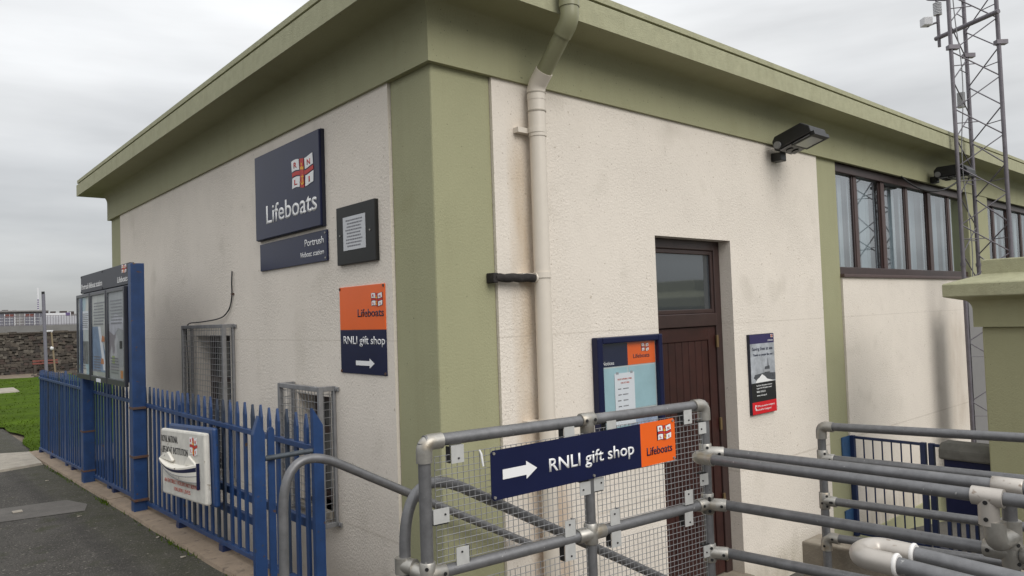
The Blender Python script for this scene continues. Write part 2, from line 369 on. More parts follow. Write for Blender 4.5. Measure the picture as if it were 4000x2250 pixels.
def bolts(F, pts, c, parent, r=.007, m=None):
    me = None
    for a, b in pts:
        if me is None: me = MB().tube([F(0, 0, 0)-F.o, F(0, 0, .005)-F.o], r, 8).mesh('bolt', m or m_fit)
        o = D.objects.new('bolt', me); COL.objects.link(o); o.location = F(a, b, c); adopt(o, parent)

# ------------------------------------------------------------------ ground
def gz(y):
    yy = min(max(y, -30), 10)
    z = .42-.028*yy
    if y > 10: z -= (min(y, 34)-10)*.0056
    return z
def sheet(xs, ys, zf, name, m, jitter=0.0):
    mb = MB(); nx, ny = len(xs), len(ys)
    V = [(x, y, zf(x, y)+(random.uniform(-jitter, jitter) if jitter else 0)) for y in ys for x in xs]
    mb.add(V, [(j*nx+i, j*nx+i+1, (j+1)*nx+i+1, (j+1)*nx+i) for j in range(ny-1) for i in range(nx-1)], 0, jitter > 0)
    return mb.build(name, m)
def lin(a, b, n): return [a+(b-a)*i/n for i in range(n+1)]
far = sheet([-900, -300, -60, 60, 300, 900], [-900, -300, -60, 60, 300, 1500], lambda x, y: -.75, 'terrain', m_far); struct(far)
pav = sheet(lin(-30, -.75, 12), lin(-25, 9.5, 24), lambda x, y: gz(y), 'pavement', m_asph); struct(pav)
upl = sheet(lin(-.52, .3, 2), lin(-.05, 7.6, 12), lambda x, y: -.446, 'sunken_area', m_yard); struct(upl)
uplb = sheet(lin(-.75, 9, 4), lin(7.49, 9.45, 3), lambda x, y: gz(y)-.008, 'pavement', m_yard); struct(uplb)
plat = sheet(lin(-.75, .72, 3), lin(-25, -1.2, 8), lambda x, y: gz(y)-.004, 'pavement', m_yard); struct(plat)
path = sheet(lin(-30, -.60, 10), lin(9.5, 30, 14), lambda x, y: gz(y)-.004, 'path', m_asph); struct(path)
yard = sheet([-.75, 1, 3, 5.1, 8, 14, 40], lin(-30, 6, 8), lambda x, y: -.45-max(0, min(x, 14)-5.1)*.13, 'yard', m_yard); struct(yard)
soil = sheet(lin(-12, 40, 20), lin(9.5, 60, 20), lambda x, y: gz(y)-.03, 'earth', m_soil); struct(soil)
def lawn_edge(y):          # the lawn's ragged left border
    return -.60-.22*math.sin(y*.9)*max(0, (14-y)/6)-.05*math.sin(y*3.1) if y < 13.5 else -.62-(y-13.5)*1.6
mb = MB(); ys = lin(9.3, 33, 60); nx = 26
V = []
for y in ys:
    e = max(lawn_edge(y), -12)
    for i in range(nx+1):
        x = e+(9-e)*(i/nx)**1.4
        V.append((x, y, gz(y)+.02+.045*math.sin(x*1.7+y*.6)*math.sin(y*.8)*min(1, i/3)+random.uniform(-.008, .012)))
mb.add(V, [(j*(nx+1)+i, j*(nx+1)+i+1, (j+1)*(nx+1)+i+1, (j+1)*(nx+1)+i) for j in range(len(ys)-1) for i in range(nx)], 0, True)
lawn = mb.build('lawn', m_grassg); struct(lawn)
mb = MB()
for k in range(9000):
    y = 9.3+(random.random()**1.5)*22; e = max(lawn_edge(y), -6); x = e+random.random()**1.4*(4.2-e)
    if -0.3 < x and False: continue
    h = random.uniform(.012, .035); a = random.uniform(0, 6.3); w = .006+.0012*(y-9)
    dx, dy = math.cos(a)*w, math.sin(a)*w; z = gz(y)+.015
    lx, ly = random.uniform(-.03, .03), random.uniform(-.03, .03)
    mb.add([(x-dx, y-dy, z), (x+dx, y+dy, z), (x+lx, y+ly, z+h)], [(0, 1, 2)])
gr = mb.build('grass', m_grass); gr['kind'] = 'stuff'
# trench patch across the asphalt, the fence's concrete strip (two casts), broken concrete slab at the far end
mb = MB(); mb.add([(-9, 5.75, gz(5.75)+.004), (-9, 4.9, gz(4.9)+.004), (-1.6, 4.30, gz(4.30)+.004), (-.98, 4.14, gz(4.14)+.004), (-.90, 4.45, gz(4.45)+.004), (-1.0, 4.86, gz(4.86)+.004), (-1.5, 4.97, gz(4.97)+.004)], [(0, 1, 2, 3, 4, 5, 6)])
struct(mb.build('asphalt_patch', m_patch))
for (y0, y1, dx, nm) in ((.1, 4.36, .0, 'kerb_strip'), (4.39, 9.35, .012, 'kerb_strip')):
    mb = MB(); ys = lin(y0, y1, 16); V = []
    for y in ys:
        j = random.uniform(-.005, .005)
        V += [(-.765+dx+j, y, gz(y)-.02), (-.752+dx+j, y, gz(y)+.022), (-.50, y, gz(y)+.026), (-.50, y, -.5)]
    F = []
    for j in range(len(ys)-1):
        for i in range(3): F.append((j*4+i, j*4+i+1, (j+1)*4+i+1, (j+1)*4+i))
    F += [(3, 2, 1, 0), tuple(len(V)-4+i for i in range(4))]
    mb.add(V, F); o = struct(mb.build(nm, m_strip))
mb = MB()
for k in range(420):
    y = random.choice((random.uniform(1.0, 7.8), random.gauss(4.4, .12), random.gauss(6.6, .5), random.gauss(2.3, .3))); x = -.775+random.gauss(0, .014)
    a = random.uniform(0, 6.3); h = random.uniform(.008, .035); dx, dy = math.cos(a)*.004, math.sin(a)*.004
    mb.add([(x-dx, y-dy, gz(y)), (x+dx, y+dy, gz(y)), (x+random.uniform(-.02, .012), y+random.uniform(-.02, .02), gz(y)+h)], [(0, 1, 2)])
mb.build('weeds', m_grass, None, kind='stuff')
mb = MB(); top = [(-.775, 7.80), (-.95, 7.72), (-1.24, 7.62), (-1.7, 7.66), (-2.4, 7.5), (-4, 7.4), (-4, 9.2), (-1.9, 9.45), (-1.04, 9.52), (-.72, 9.28)]
mb.add([(x, y, gz(y)+.028) for x, y in top]+[(x+(.02 if i < 5 else 0), y-.015, gz(y)-.02) for i, (x, y) in enumerate(top)],
       [tuple(range(10))]+[(i, i+10, (i+1) % 10+10, (i+1) % 10) for i in range(10)])
struct(mb.build('concrete_slab', m_conc))
for x, y, a, lab in ((-1.065, 3.91, .3, 'pale paper scrap on the asphalt in front of the boards'), (-.947, 6.28, .1, 'pale paper scrap near the far notice board post'), (-.80, 2.56, .9, 'pale scrap on the edge of the concrete strip below the collecting box'), (-.83, 1.86, .2, 'pale scrap by the strip nearest the end of the blue fence')):
    t = MB(); d = Vector((math.cos(a), math.sin(a), 0))*.017; n = Vector((-d.y, d.x, 0))*.35; z = gz(y)+.006
    p = Vector((x, y, z)); t.hexa([p-d-n, p+d-n, p+d+n, p-d+n, p-d-n+Vector((0, 0, .003)), p+d-n+Vector((0, 0, .007)), p+d+n+Vector((0, 0, .004)), p-d+n+Vector((0, 0, .009))])
    tag(t.build('paper_scrap', m_conc), lab, 'litter', 'scraps of litter')
t = MB().box(WORLD, -1.46, -1.385, 4.60, 4.69, gz(4.6)+.006, gz(4.6)+.011); tag(t.build('access_cover', m_conc), 'small square metal cover set in the trench patch', 'access cover')

# ------------------------------------------------------------------ the lifeboat station
ST = thing('lifeboat_station', 'cream roughcast station building with olive green pilasters and overhanging flat roof', 'building', (0, 0, 0))
def wall(F, a0, a1, b0, b1, holes, c, depth, name, m):
    """wall skin at c with holes (a0,a1,b0,b1) that have real reveals going in by depth"""
    A = sorted({a0, a1, *[h[0] for h in holes], *[h[1] for h in holes]}); B = sorted({b0, b1, *[h[2] for h in holes], *[h[3] for h in holes]})
    mb = MB()
    for i in range(len(A)-1):
        for j in range(len(B)-1):
            ca, cb_ = (A[i]+A[i+1])/2, (B[j]+B[j+1])/2
            if any(h[0] < ca < h[1] and h[2] < cb_ < h[3] for h in holes): continue
            mb.quad([F(A[i], B[j], c), F(A[i+1], B[j], c), F(A[i+1], B[j+1], c), F(A[i], B[j+1], c)])
    for h in holes:
        q = [(h[0], h[2]), (h[1], h[2]), (h[1], h[3]), (h[0], h[3])]
        for k in range(4):
            p, r_ = q[k], q[(k+1) % 4]; mb.quad([F(*r_, c), F(*p, c), F(*p, c-depth), F(*r_, c-depth)])
    for (p, q) in (((a0, b0), (a0, b1)), ((a1, b1), (a1, b0)), ((a0, b1), (a1, b1)), ((a1, b0), (a0, b0))):
        mb.quad([F(*p, c), F(*q, c), F(*q, c-.03), F(*p, c-.03)])
    return mb.build(name, m, ST)
ZL, ZS, ZF, ZT, EO, YE, XE = 3.374, 3.722, 3.7222, 3.8777, .34, 7.49, 16.0
wl = wall(FL, -6.95, -.4376, -.6, ZL+.02, [(-4.06, -3.16, .62, 1.83), (-1.80, -1.28, .62, 1.40)], .018, .17, 'wall', m_cream)
wall(FR, .4343, 4.5475, -.46, ZL+.02, [(1.967, 2.967, -.46, 2.478)], .018, .13, 'wall', m_cream)
wall(FR, 4.9886, 8.80, -.405, 2.215, [], .018, .1, 'wall', m_cream)
wall(FR, 9.64, XE, -.405, 2.215, [], .018, .1, 'wall', m_cream)
# painted pilasters
def pil(F, a0, a1, b0=-.6, c=.0): return MB().box(F, a0, a1, b0, ZL+.03, -.2, c)
mb = MB(); mb.box(WORLD, 0, .4343, 0, .4376, -.6, ZL+.03); mb.build('pilaster', m_green, ST, .012)
pil(FL, -YE, -6.95).build('pilaster', m_green, ST, .01)
pil(FR, 4.5475, 4.9886).build('pilaster', m_green, ST, .008)
pil(FR, 8.80, 9.64, 2.2, .03).build('pilaster', m_green, ST, .008)
pil(FR, 13.4, 13.9, 2.2, .03).build('pilaster', m_green, ST, .008)
pil(FR, 15.6, XE).build('pilaster', m_green, ST)
# plinth on the yard side (steps up where the ground drops away)
MB().box(FR, 4.9886, 16, -2, -.405, -.2, .030).build('plinth', m_green, ST, .01)
# added dark box: closes the building, stops light leaks, darkens behind the windows
mb = MB(); mb.box(WORLD, .2, XE, .2, YE, -.6, ZS+.1); mb.build('dark_core', m_wframe, ST)
# cornice: lip, cove and soffit swept along both fronts
prof = [(.0, ZL), (.04, ZL), (.04, 3.60)]+[(.04+.085*(1-math.cos(t)), 3.60+.118*math.sin(t)) for t in lin(0.15, math.pi/2, 8)]+[(EO, ZS)]
def sweep(prof, name, m, smooth=True, bevel=0):
    mb = MB(); n = len(prof); V = []
    for (e, z) in prof: V.append((XE+.0, -e, z))
    for (e, z) in prof: V.append((-e, -e, z))
    for (e, z) in prof: V.append((-e, YE+e, z))
    for (e, z) in prof: V.append((XE, YE+e, z))
    mb.add(V, [(k*n+i, k*n+i+1, (k+1)*n+i+1, (k+1)*n+i) for k in range(3) for i in range(n-1)], 0, False)
    o = mb.build(name, m, ST)
    return o
co = sweep(prof, 'cornice', m_green)
for p in co.data.polygons:
    p.use_smooth = True
for e in co.data.edges: pass
es = co.modifiers.new('split', 'EDGE_SPLIT'); es.split_angle = R(32)
fa = sweep([(EO, ZF), (EO+.003, ZF), (EO+.003, ZT-.006), (EO-.004, ZT), (EO-.05, ZT)], 'fascia', m_greenr)
sweep([(EO-.05, ZT), (EO-.05, ZT+.020), (EO-.004, ZT+.018), (EO-.004, ZT+.058), (EO-.03, ZT+.066), (EO-.6, ZT+.080)], 'roof_edge', m_greenr)
MB().box(WORLD, 0, XE, 0, YE, ZT, ZT+.07).build('roof', m_roof, ST)
# door: frame, fanlight, boarded leaf
dy = -.10
dr = MB()
for (a0, a1, b0, b1, c0, c1) in ((1.967, 2.04, -.46, 2.478, dy-.03, dy+.01), (2.88, 2.967, -.46, 2.478, dy-.03, dy+.01), (2.04, 2.88, 2.40, 2.478, dy-.03, dy+.012), (2.04, 2.88, 1.78, 1.885, dy-.03, dy+.02)):
    dr.box(FR, a0, a1, b0, b1, c0, c1)
dr = dr.build('door', m_wframe, ST, .006)
mb = MB()
for (a0, a1, b0, b1) in ((2.04, 2.075, 1.885, 2.40), (2.845, 2.88, 1.885, 2.40), (2.075, 2.845, 2.365, 2.40), (2.075, 2.845, 1.885, 1.92)): mb.box(FR, a0, a1, b0, b1, dy-.03, dy)
mb.build('fanlight_frame', m_wframe, dr, .005)
MB().box(FR, 2.075, 2.845, 1.92, 2.365, dy-.025, dy-.018).build('pane', m_glassd, dr)
mb = MB()
for (a0, a1, b0, b1) in ((2.045, 2.155, -.24, 1.775), (2.775, 2.875, -.24, 1.775), (2.155, 2.775, 1.665, 1.775), (2.155, 2.775, -.24, -.05)): mb.box(FR, a0, a1, b0, b1, dy-.03, dy-.002)
mb.build('leaf_frame', m_wood, dr, .004)
me = MB().box(Frame((0, 0, 0), (1, 0, 0), (0, 0, 1), (0, -1, 0)), .003, .0857, 0, 1.715, -.02, 0).mesh('board', m_wood)
for i in range(7):
    o = D.objects.new('board', me); COL.objects.link(o); o.location = FR(2.155+i*.0886, -.05, dy-.010); adopt(o, dr)
    b = o.modifiers.new('edge', 'BEVEL'); b.width = .004
me = MB().box(Frame((0, 0, 0), (1, 0, 0), (0, 0, 1), (0, -1, 0)), -.012, .012, 0, .10, 0, .012).mesh('hinge', m_brass)
for z in (1.60, .92, .30, -.15):
    o = D.objects.new('hinge', me); COL.objects.link(o); o.location = FR(2.878, z, dy+.008); adopt(o, dr)
mb = MB(); mb.box(FR, 2.06, 2.10, .62, .90, dy, dy+.01); mb.tube([FR(2.08, .78, dy+.01), FR(2.08, .78, dy+.05), FR(2.20, .78, dy+.05)], .009, 8); mb.build('handle', m_steel, dr)
MB().box(FR, 1.95, 2.99, -.46, -.25, -.14, .10).build('doorstep', m_concy, ST, .01)
# strip windows on the yard side
def strip_window(x0, x1, edges):
    w = MB(); y0 = -.06
    w.box(FR, x0, x1, 3.285, 3.385, y0-.06, y0+.035); w.box(FR, x0, x1, 2.225, 2.30, y0-.06, y0+.05)
    w = w.build('window', m_wframe, ST, .006)
    for (a, b, wide) in edges:
        MB().box(FR, a, a+.035, 2.30, 3.285, y0-.05, y0-.006).build('sash_stile', m_wframe, w)
        MB().box(FR, a+.035, b, 2.30, 3.285, y0-.05, y0+.012 if wide else y0+.002).build('mullion', m_wframel, w, .005)
    gl = [x0]+[v for e in edges for v in (e[0], e[1])]+[x1]
    for i in range(0, len(gl), 2):
        MB().quad([FR(gl[i], 2.30, y0-.014), FR(gl[i+1], 2.30, y0-.014), FR(gl[i+1], 3.285, y0-.014), FR(gl[i], 3.285, y0-.014)]).build('pane', m_glass, w)
    for i in range(0, len(gl), 2):
        q = gl[i]+.02
        while q < gl[i+1]-.06:
            wd_ = random.uniform(.09, .20); MB().box(FR, q, min(q+wd_, gl[i+1]), 2.32, 3.28, y0-.13, y0-.12).build('blind', m_blind[random.randrange(3)], w); q += wd_+random.choice((.004, .02, .07))
    MB().box(FR, x0-.01, x1+.01, 2.19, 2.225, -.12, .045).build('sill', m_wframel, w, .006)
    return w
E1 = [(5.49, 5.605, 0), (6.16, 6.29, 1), (6.88, 6.99, 0), (7.56, 7.70, 1), (8.28, 8.39, 0)]
strip_window(4.9886, 8.80, E1)
strip_window(9.64, 13.4, [(a+4.65, b+4.65, c) for a, b, c in E1])
# the two small windows behind the cages
for (y0, y1, z0, z1) in ((3.16, 4.06, .62, 1.83), (1.28, 1.80, .62, 1.40)):
    w = MB(); c = -.12
    for (a0, a1, b0, b1) in ((-y1, -y1+.06, z0, z1), (-y0-.06, -y0, z0, z1), (-y1+.06, -y0-.06, z1-.06, z1), (-y1+.06, -y0-.06, z0, z0+.06), (-y1+.06, -y0-.06, z0+(z1-z0)*.62, z0+(z1-z0)*.62+.05)): w.box(FL, a0, a1, b0, b1, c-.04, c+.01)
    w = w.build('window', m_wframe, ST, .004)
    zm = z0+(z1-z0)*.62
    MB().box(FL, -y1+.06, -y0-.06, z0+.06, zm, c-.03, c-.02).build('pane', m_glassd, w)
    MB().box(FL, -y1+.06, -y0-.06, zm+.05, z1-.06, c-.03, c-.02).build('pane', m_glassd, w)
    MB().box(FL, -y1-.02, -y0+.02, z0-.05, z0, -.15, .05).build('sill', m_conc, w, .005)

# ------------------------------------------------------------------ signs on the left wall
t = thing('emblem_sign', 'large square navy sign with flag emblem and white lettering, highest on the end wall', 'sign', FL(-1.85, 2.59))
MB().box(FL, -2.421, -1.2805, 2.592, 3.268, .02, .060).build('panel', m_navy, t, .004)
MB().box(FL, -2.425, -1.2765, 2.588, 3.272, .018, .045).build('panel_edge', m_navyedge, t)
emblem(FL, -1.715, 2.905, .345, .205, t, .0605, back=False)
text(FL, 'Lifeboats', -2.205, 2.708, .878, .148, m_white, t, .0606, bold=.011)
t = thing('station_name_sign', 'narrow navy station name sign directly under the large emblem sign', 'sign', FL(-1.85, 2.34))
MB().box(FL, -2.41, -1.247, 2.345, 2.562, .02, .034).build('panel', m_navy, t, .003)
text(FL, 'Portrush', -1.292, 2.470, .297, .054, m_white, t, .0345, right=True, bold=.005)
text(FL, 'lifeboat station', -1.292, 2.394, .368, .040, m_white, t, .0345, right=True, bold=.003)
bolts(FL, [(-1.268, 2.54), (-1.268, 2.366)], .034, t)
t = thing('memorial_plaque', 'black slate plaque with a pale inscribed plate beside the big navy sign', 'plaque', FL(-.83, 2.29))
MB().box(FL, -1.082, -.579, 2.294, 2.681, .015, .045).build('slate', mat('polished_slate', (.012, .012, .011), .42, spec=.3, var=.25, vscale=5), t, .004)
pl = MB().box(FL, -.985, -.695, 2.385, 2.605, .0455, .048).build('plate', mat('brushed_plate', (.55, .56, .58), .4, metal=.1, var=.05, vscale=8), t)
textlines(FL, -.955, -.725, 2.40, 2.59, 9, m_ink, t, .0485)
bolts(FL, [(-1.03, 2.49), (-.64, 2.49)], .045, t, .006)
t = thing('gift_shop_sign', 'orange and navy gift shop sign with white arrow beside the corner pilaster', 'sign', FL(-.8, 1.58))
MB().box(FL, -1.0995, -.5204, 1.577, 1.862, .018, .026).build('navy_panel', m_navy, t, .002)
MB().box(FL, -1.0995, -.5204, 1.862, 2.147, .018, .026).build('orange_panel', m_orange, t, .002)
emblem(FL, -.672, 2.013, .125, .076, t, .0265)
text(FL, 'Lifeboats', -.534, 1.946, .322, .052, m_navy, t, .0265, right=True, bold=.009)
text(FL, 'RNLI gift shop', -1.055, 1.770, .527, .054, m_white, t, .0265, bold=.004)
arrow(FL, -.895, -.661, 1.648, .015, .031, m_white, t, .0265, .25)
bolts(FL, [(-1.09, 1.59), (-1.09, 2.135), (-.53, 1.59), (-.53, 2.135)], .026, t, .009, m_rust)

# ------------------------------------------------------------------ window cages
def cage(y0, y1, z0, z1, p, label):
    t = thing('window_cage', label, 'window cage', FL(-(y0+y1)/2, z0, .02), 'mesh cages over the small windows')
    fr = MB(); a0, a1 = -y1, -y0; r = .032; c0 = .02
    for a in (a0, a1-r): fr.box(FL, a, a+r, z0, z1, p-r+c0, p+c0); fr.box(FL, a, a+r, z0, z1, c0, c0+.02)
    for b in (z0, z1-r):
        fr.box(FL, a0+r, a1-r, b, b+r, p-r+c0, p+c0)
        for a in (a0, a1-r): fr.box(FL, a, a+r, b, b+r, c0+.02, p-r+c0)
    for a in (a0-.05, a1):
        for b in (z0, z1-.035): fr.box(FL, a, a+.05, b, b+.03, c0, c0+.012)
    fr.build('cage_frame', m_steeld, t, .003)
    w = MB(); n = int((a1-a0)/.045); k = int((z1-z0)/.05); wr = .0021
    for i in range(1, n): w.tube([FL(a0+i*(a1-a0)/n, z0+r, p+c0-.016), FL(a0+i*(a1-a0)/n, z1-r, p+c0-.016)], wr, 4, cap=False)
    for j in range(1, k):
        z = z0+j*(z1-z0)/k; w.tube([FL(a0+r, z, p+c0-.012), FL(a1-r, z, p+c0-.012)], wr, 4, cap=False)
        for a in (a0+.016, a1-.016): w.tube([FL(a, z, c0+.02), FL(a, z, p+c0-.03)], wr, 4, cap=False)
    for q in (.33, .66):
        for a in (a0+.016, a1-.016): w.tube([FL(a, z0+r, c0+q*p), FL(a, z1-r, c0+q*p)], wr, 4, cap=False)
    for i in range(1, n):
        for b in (z1-.016, z0+.016): w.tube([FL(a0+i*(a1-a0)/n, b, c0+.02), FL(a0+i*(a1-a0)/n, b, p+c0-.03)], wr, 4, cap=False)
    w.build('wire_mesh', m_wire, t, kind='stuff')
    bolts(FL, [(a0-.025, z0+.015), (a0-.025, z1-.02), (a1+.025, z0+.015), (a1+.025, z1-.02)], c0+.012, t, .011, m_steeld)
cage(3.04, 4.18, .56, 1.93, .105, 'tall grey mesh cage with a loose cable hanging into it')
cage(1.196, 1.87, .535, 1.482, .125, 'smaller grey mesh cage between the fence end and the corner')
pts = [FL(-a, b, .03+c) for a, b, c in ((3.046, 2.391, 0), (3.035, 2.30, .01), (3.056, 2.20, 0), (3.08, 2.12, .0), (3.13, 2.06, .0), (3.23, 2.0, .01), (3.4, 1.975, .02), (3.8, 1.957, .03), (4.08, 1.955, .03), (4.15, 1.945, .04), (4.165, 1.88, .05), (4.13, 1.6, .05), (4.11, 1.1, .05), (4.10, .7, .05))]
c_ = thing('cable', 'thin loose black cable drooping down the wall into the taller cage', 'cable', FL(-3.1, 2.39, .03))
MB().tube(fillet(pts, .08, 4), .006, 6).build('cable_run', mat('black_cable', (.03, .03, .03), .6), c_)
MB().box(FL, -3.07, -3.035, 2.185, 2.20, .018, .036).build('cable_clip', m_rust, c_)

# ------------------------------------------------------------------ right wall: downpipe, stub, notice board, poster, lamps
t = thing('downpipe', 'cream plastic downpipe with olive green top swan-neck on the front wall', 'downpipe', (.73, -.095, -.45))
MB().tube([(.725, -.095, -.45), (.735, -.095, 3.10)], .0515, 20).build('pipe', m_pipe, t)
MB().tube([(.735, -.095, 3.03), (.735, -.095, 3.30)], .0560, 20).build('collar', m_pipe, t)
MB().tube(fillet([(.735, -.095, 3.26), (.735, -.095, 3.345), (.735, -.175, 3.425)], .05), .058, 20).build('lower_bend', m_pipe, t)
MB().tube([(.735, -.165, 3.415), (.73, -.375, 3.625)], .0515, 20).build('green_pipe', m_pipeg, t)
MB().tube(fillet([(.73, -.345, 3.595), (.73, -.412, 3.662), (.73, -.412, 3.76)], .06), .057, 20).build('upper_bend', m_pipeg, t)
MB().tube([(.73, -.412, 3.74), (.73, -.412, 4.06)], .062, 20).build('top_socket', m_pipeg, t)
for z in (3.07, 2.165, 1.26):
    mb = MB(); mb.tube([(.732, -.095, z-.018), (.732, -.095, z+.018)], .0575, 20); mb.box(FR, .60, .70, z-.018, z+.014, .018, .065); mb.build('bracket', m_pipe, t)
for z in (3.30, 3.185): MB().tube([(.735, -.095, z), (.735, -.095, z+.008)], .0605, 20).build('joint_ring', mat('joint_ring', (.40, .36, .30), .6), t)
t = thing('overflow_pipe', 'short black foam-wrapped stub pipe joining the cream downpipe', 'pipe', (.40, -.06, 2.15))
p = [Vector((.385+.30*i/9, -.055-.03*i/9, 2.148+.003*math.sin(i*2))) for i in range(10)]
MB().tube(p, [.022, .026, .025, .0275, .026, .0265, .0245, .026, .0265, .024], 12).build('foam_sleeve', m_foam, t)
MB().tube([(.675, -.085, 2.15), (.70, -.09, 2.15)], .032, 12).build('white_collar', m_pipe, t)
MB().box(FR, .36, .40, 2.118, 2.178, .0, .07).build('wall_bracket', m_foam, t, .006)

t = thing('notice_board', 'navy framed notice board with pinned opening times sheet left of the door', 'notice board', FR(1.6, 1.06, .02))
fb = MB(); A0, A1, B0, B1 = 1.236, 1.937, 1.03, 1.752
for (a0, a1, b0, b1) in ((A0, A0+.055, B0, B1), (A1-.045, A1, B0, B1), (A0+.055, A1-.045, B1-.045, B1), (A0+.055, A1-.045, B0, B0+.045)): fb.box(FR, a0, a1, b0, b1, .018, .075)
fb.build('frame', m_navy, t, .008)
bd = MB().box(FR, A0+.055, A1-.045, B0+.045, B1-.045, .02, .036).build('backing', mat('pale_grout', (.50, .55, .55), .6), t)
xm = A0+.055+.29
MB().box(FR, A0+.058, xm, B1-.205, B1-.048, .0365, .0385).build('header', m_navy, t)
MB().box(FR, xm, A1-.05, B1-.205, B1-.048, .0365, .0385).build('orange_header', m_orange, t)
text(FR, 'Notices', A0+.082, B1-.192, .115, .026, m_white, t, .039)
emblem(FR, xm+.155, B1-.115, .075, .052, t, .039)
text(FR, 'Lifeboats', xm+.06, B1-.16, .18, .030, m_navy, t, .039, bold=.004)
for (a0, a1, b0, b1, mm) in ((A0+.06, xm-.006, B1-.51, B1-.215, m_pale), (xm+.006, A1-.055, B1-.51, B1-.215, m_pale), (A0+.06, xm-.006, B0+.05, B1-.522, m_pale), (xm+.006, A1-.055, B0+.05, B1-.522, mat('violet_print', (.32, .38, .50), .5, var=.3, vscale=14))):
    MB().box(FR, a0, a1, b0, b1, .0365, .0380).build('print_panel', mm, t)
sh = MB().box(FR, A0+.195, A0+.405, B1-.615, B1-.255, .040, .0415).build('opening_times', m_paper, t)
text(FR, 'SHOP OPENING TIMES', A0+.225, B1-.302, .15, .011, m_redf, sh, .0418)
text(FR, 'FOR OCTOBER', A0+.258, B1-.328, .09, .011, m_redf, sh, .0418)
for i in range(5): textlines(FR, A0+.222, A0+.262, B1-.372-i*.040, B1-.355-i*.040, 1, m_ink, sh, .0418); textlines(FR, A0+.275, A0+.34, B1-.372-i*.040, B1-.355-i*.040, 1, m_ink, sh, .0418)
textlines(FR, A0+.23, A0+.38, B1-.575, B1-.548, 2, m_ink, sh, .0418)
for a in (A0+.225, A0+.375): MB().box(FR, a-.012, a+.012, B1-.262, B1-.246, .0417, .043).build('clip', m_grey, sh)
MB().quad([FR(A0+.055, B0+.045, .056), FR(A1-.045, B0+.045, .056), FR(A1-.045, B1-.045, .056), FR(A0+.055, B1-.045, .056)]).build('glazing', m_clear, t)

t = thing('poster_sign', 'tall lifeboat poster with red foot, right of the door', 'poster', FR(3.35, 1.01, .02))
a0, a1, b0, b1 = 3.150, 3.545, 1.012, 1.689
MB().box(FR, a0, a1, b0, b1, .018, .045).build('board', m_navyedge, t, .003)
MB().box(FR, a0+.003, a1-.003, b1-.080, b1-.003, .0455, .047).build('header', mat('violet_navy', (.035, .028, .10), .4), t)
MB().box(FR, a0+.003, a1-.003, b0+.265, b1-.080, .0455, .047).build('picture', mat('grey_sea_print', (.37, .39, .42), .45, var=.35, vscale=11), t)
MB().box(FR, a0+.003, a1-.003, b0+.105, b0+.265, .0455, .047).build('text_panel', m_black, t)
MB().box(FR, a0+.003, a1-.003, b0+.003, b0+.105, .0455, .047).build('red_panel', mat('red_panel', (.62, .012, .02), .4), t)
bt = MB(); bt.prism(FR, [(a0+.04, b0+.31), (a0+.10, b0+.275), (a1-.004, b0+.275), (a1-.004, b0+.335), (a0+.30, b0+.34), (a0+.30, b0+.40), (a0+.285, b0+.40), (a0+.275, b0+.47), (a0+.268, b0+.40), (a0+.225, b0+.395), (a0+.215, b0+.345), (a0+.06, b0+.335)], .0475, .0483); bt.build('boat_picture', mat('boat_ink', (.07, .075, .085), .5, var=.4, vscale=60), t)
MB().prism(FR, [(a0+.06, b0+.267), (a0+.09, b0+.295), (a0+.13, b0+.31), (a0+.17, b0+.335), (a0+.215, b0+.315), (a0+.25, b0+.290), (a0+.33, b0+.275), (a0+.36, b0+.267)], .0487, .0494).build('bow_spray', m_white, t)
MB().box(FR, a0+.20, a0+.30, b0+.350, b0+.372, .0487, .0494).build('wheelhouse_windows', m_grey, t)
emblem(FR, a1-.062, b1-.035, .035, .025, t, .0475, back=False)
text(FR, 'Lifeboats', a1-.022, b1-.064, .085, .014, m_white, t, .0475, right=True)
text(FR, 'Saving lives at sea', a0+.035, b1-.138, .325, .030, m_navy, t, .0475, bold=.004)
text(FR, 'Thanks to people like you', a0+.04, b1-.185, .315, .021, m_navy, t, .0475)
text(FR, 'For further information on how to', a0+.075, b0+.236, .25, .013, m_white, t, .0475)
text(FR, 'support the RNLI please contact', a0+.075, b0+.214, .245, .013, m_white, t, .0475)
text(FR, '0800 543210', a0+.075, b0+.182, .14, .016, m_white, t, .0475)
text(FR, 'www.rnli.org.uk', a0+.075, b0+.152, .16, .015, m_white, t, .0475)
text(FR, '999 in any marine emergency', a0+.075, b0+.062, .28, .016, m_white, t, .0475)
text(FR, 'and ask for Coastguard', a0+.075, b0+.032, .22, .016, m_white, t, .0475)
MB().tube([FR(a0+.052, b0+.078, .0475), FR(a0+.040, b0+.062, .0475), FR(a0+.055, b0+.038, .0475)], [.010, .005, .010], 6).build('telephone_symbol', m_white, t)

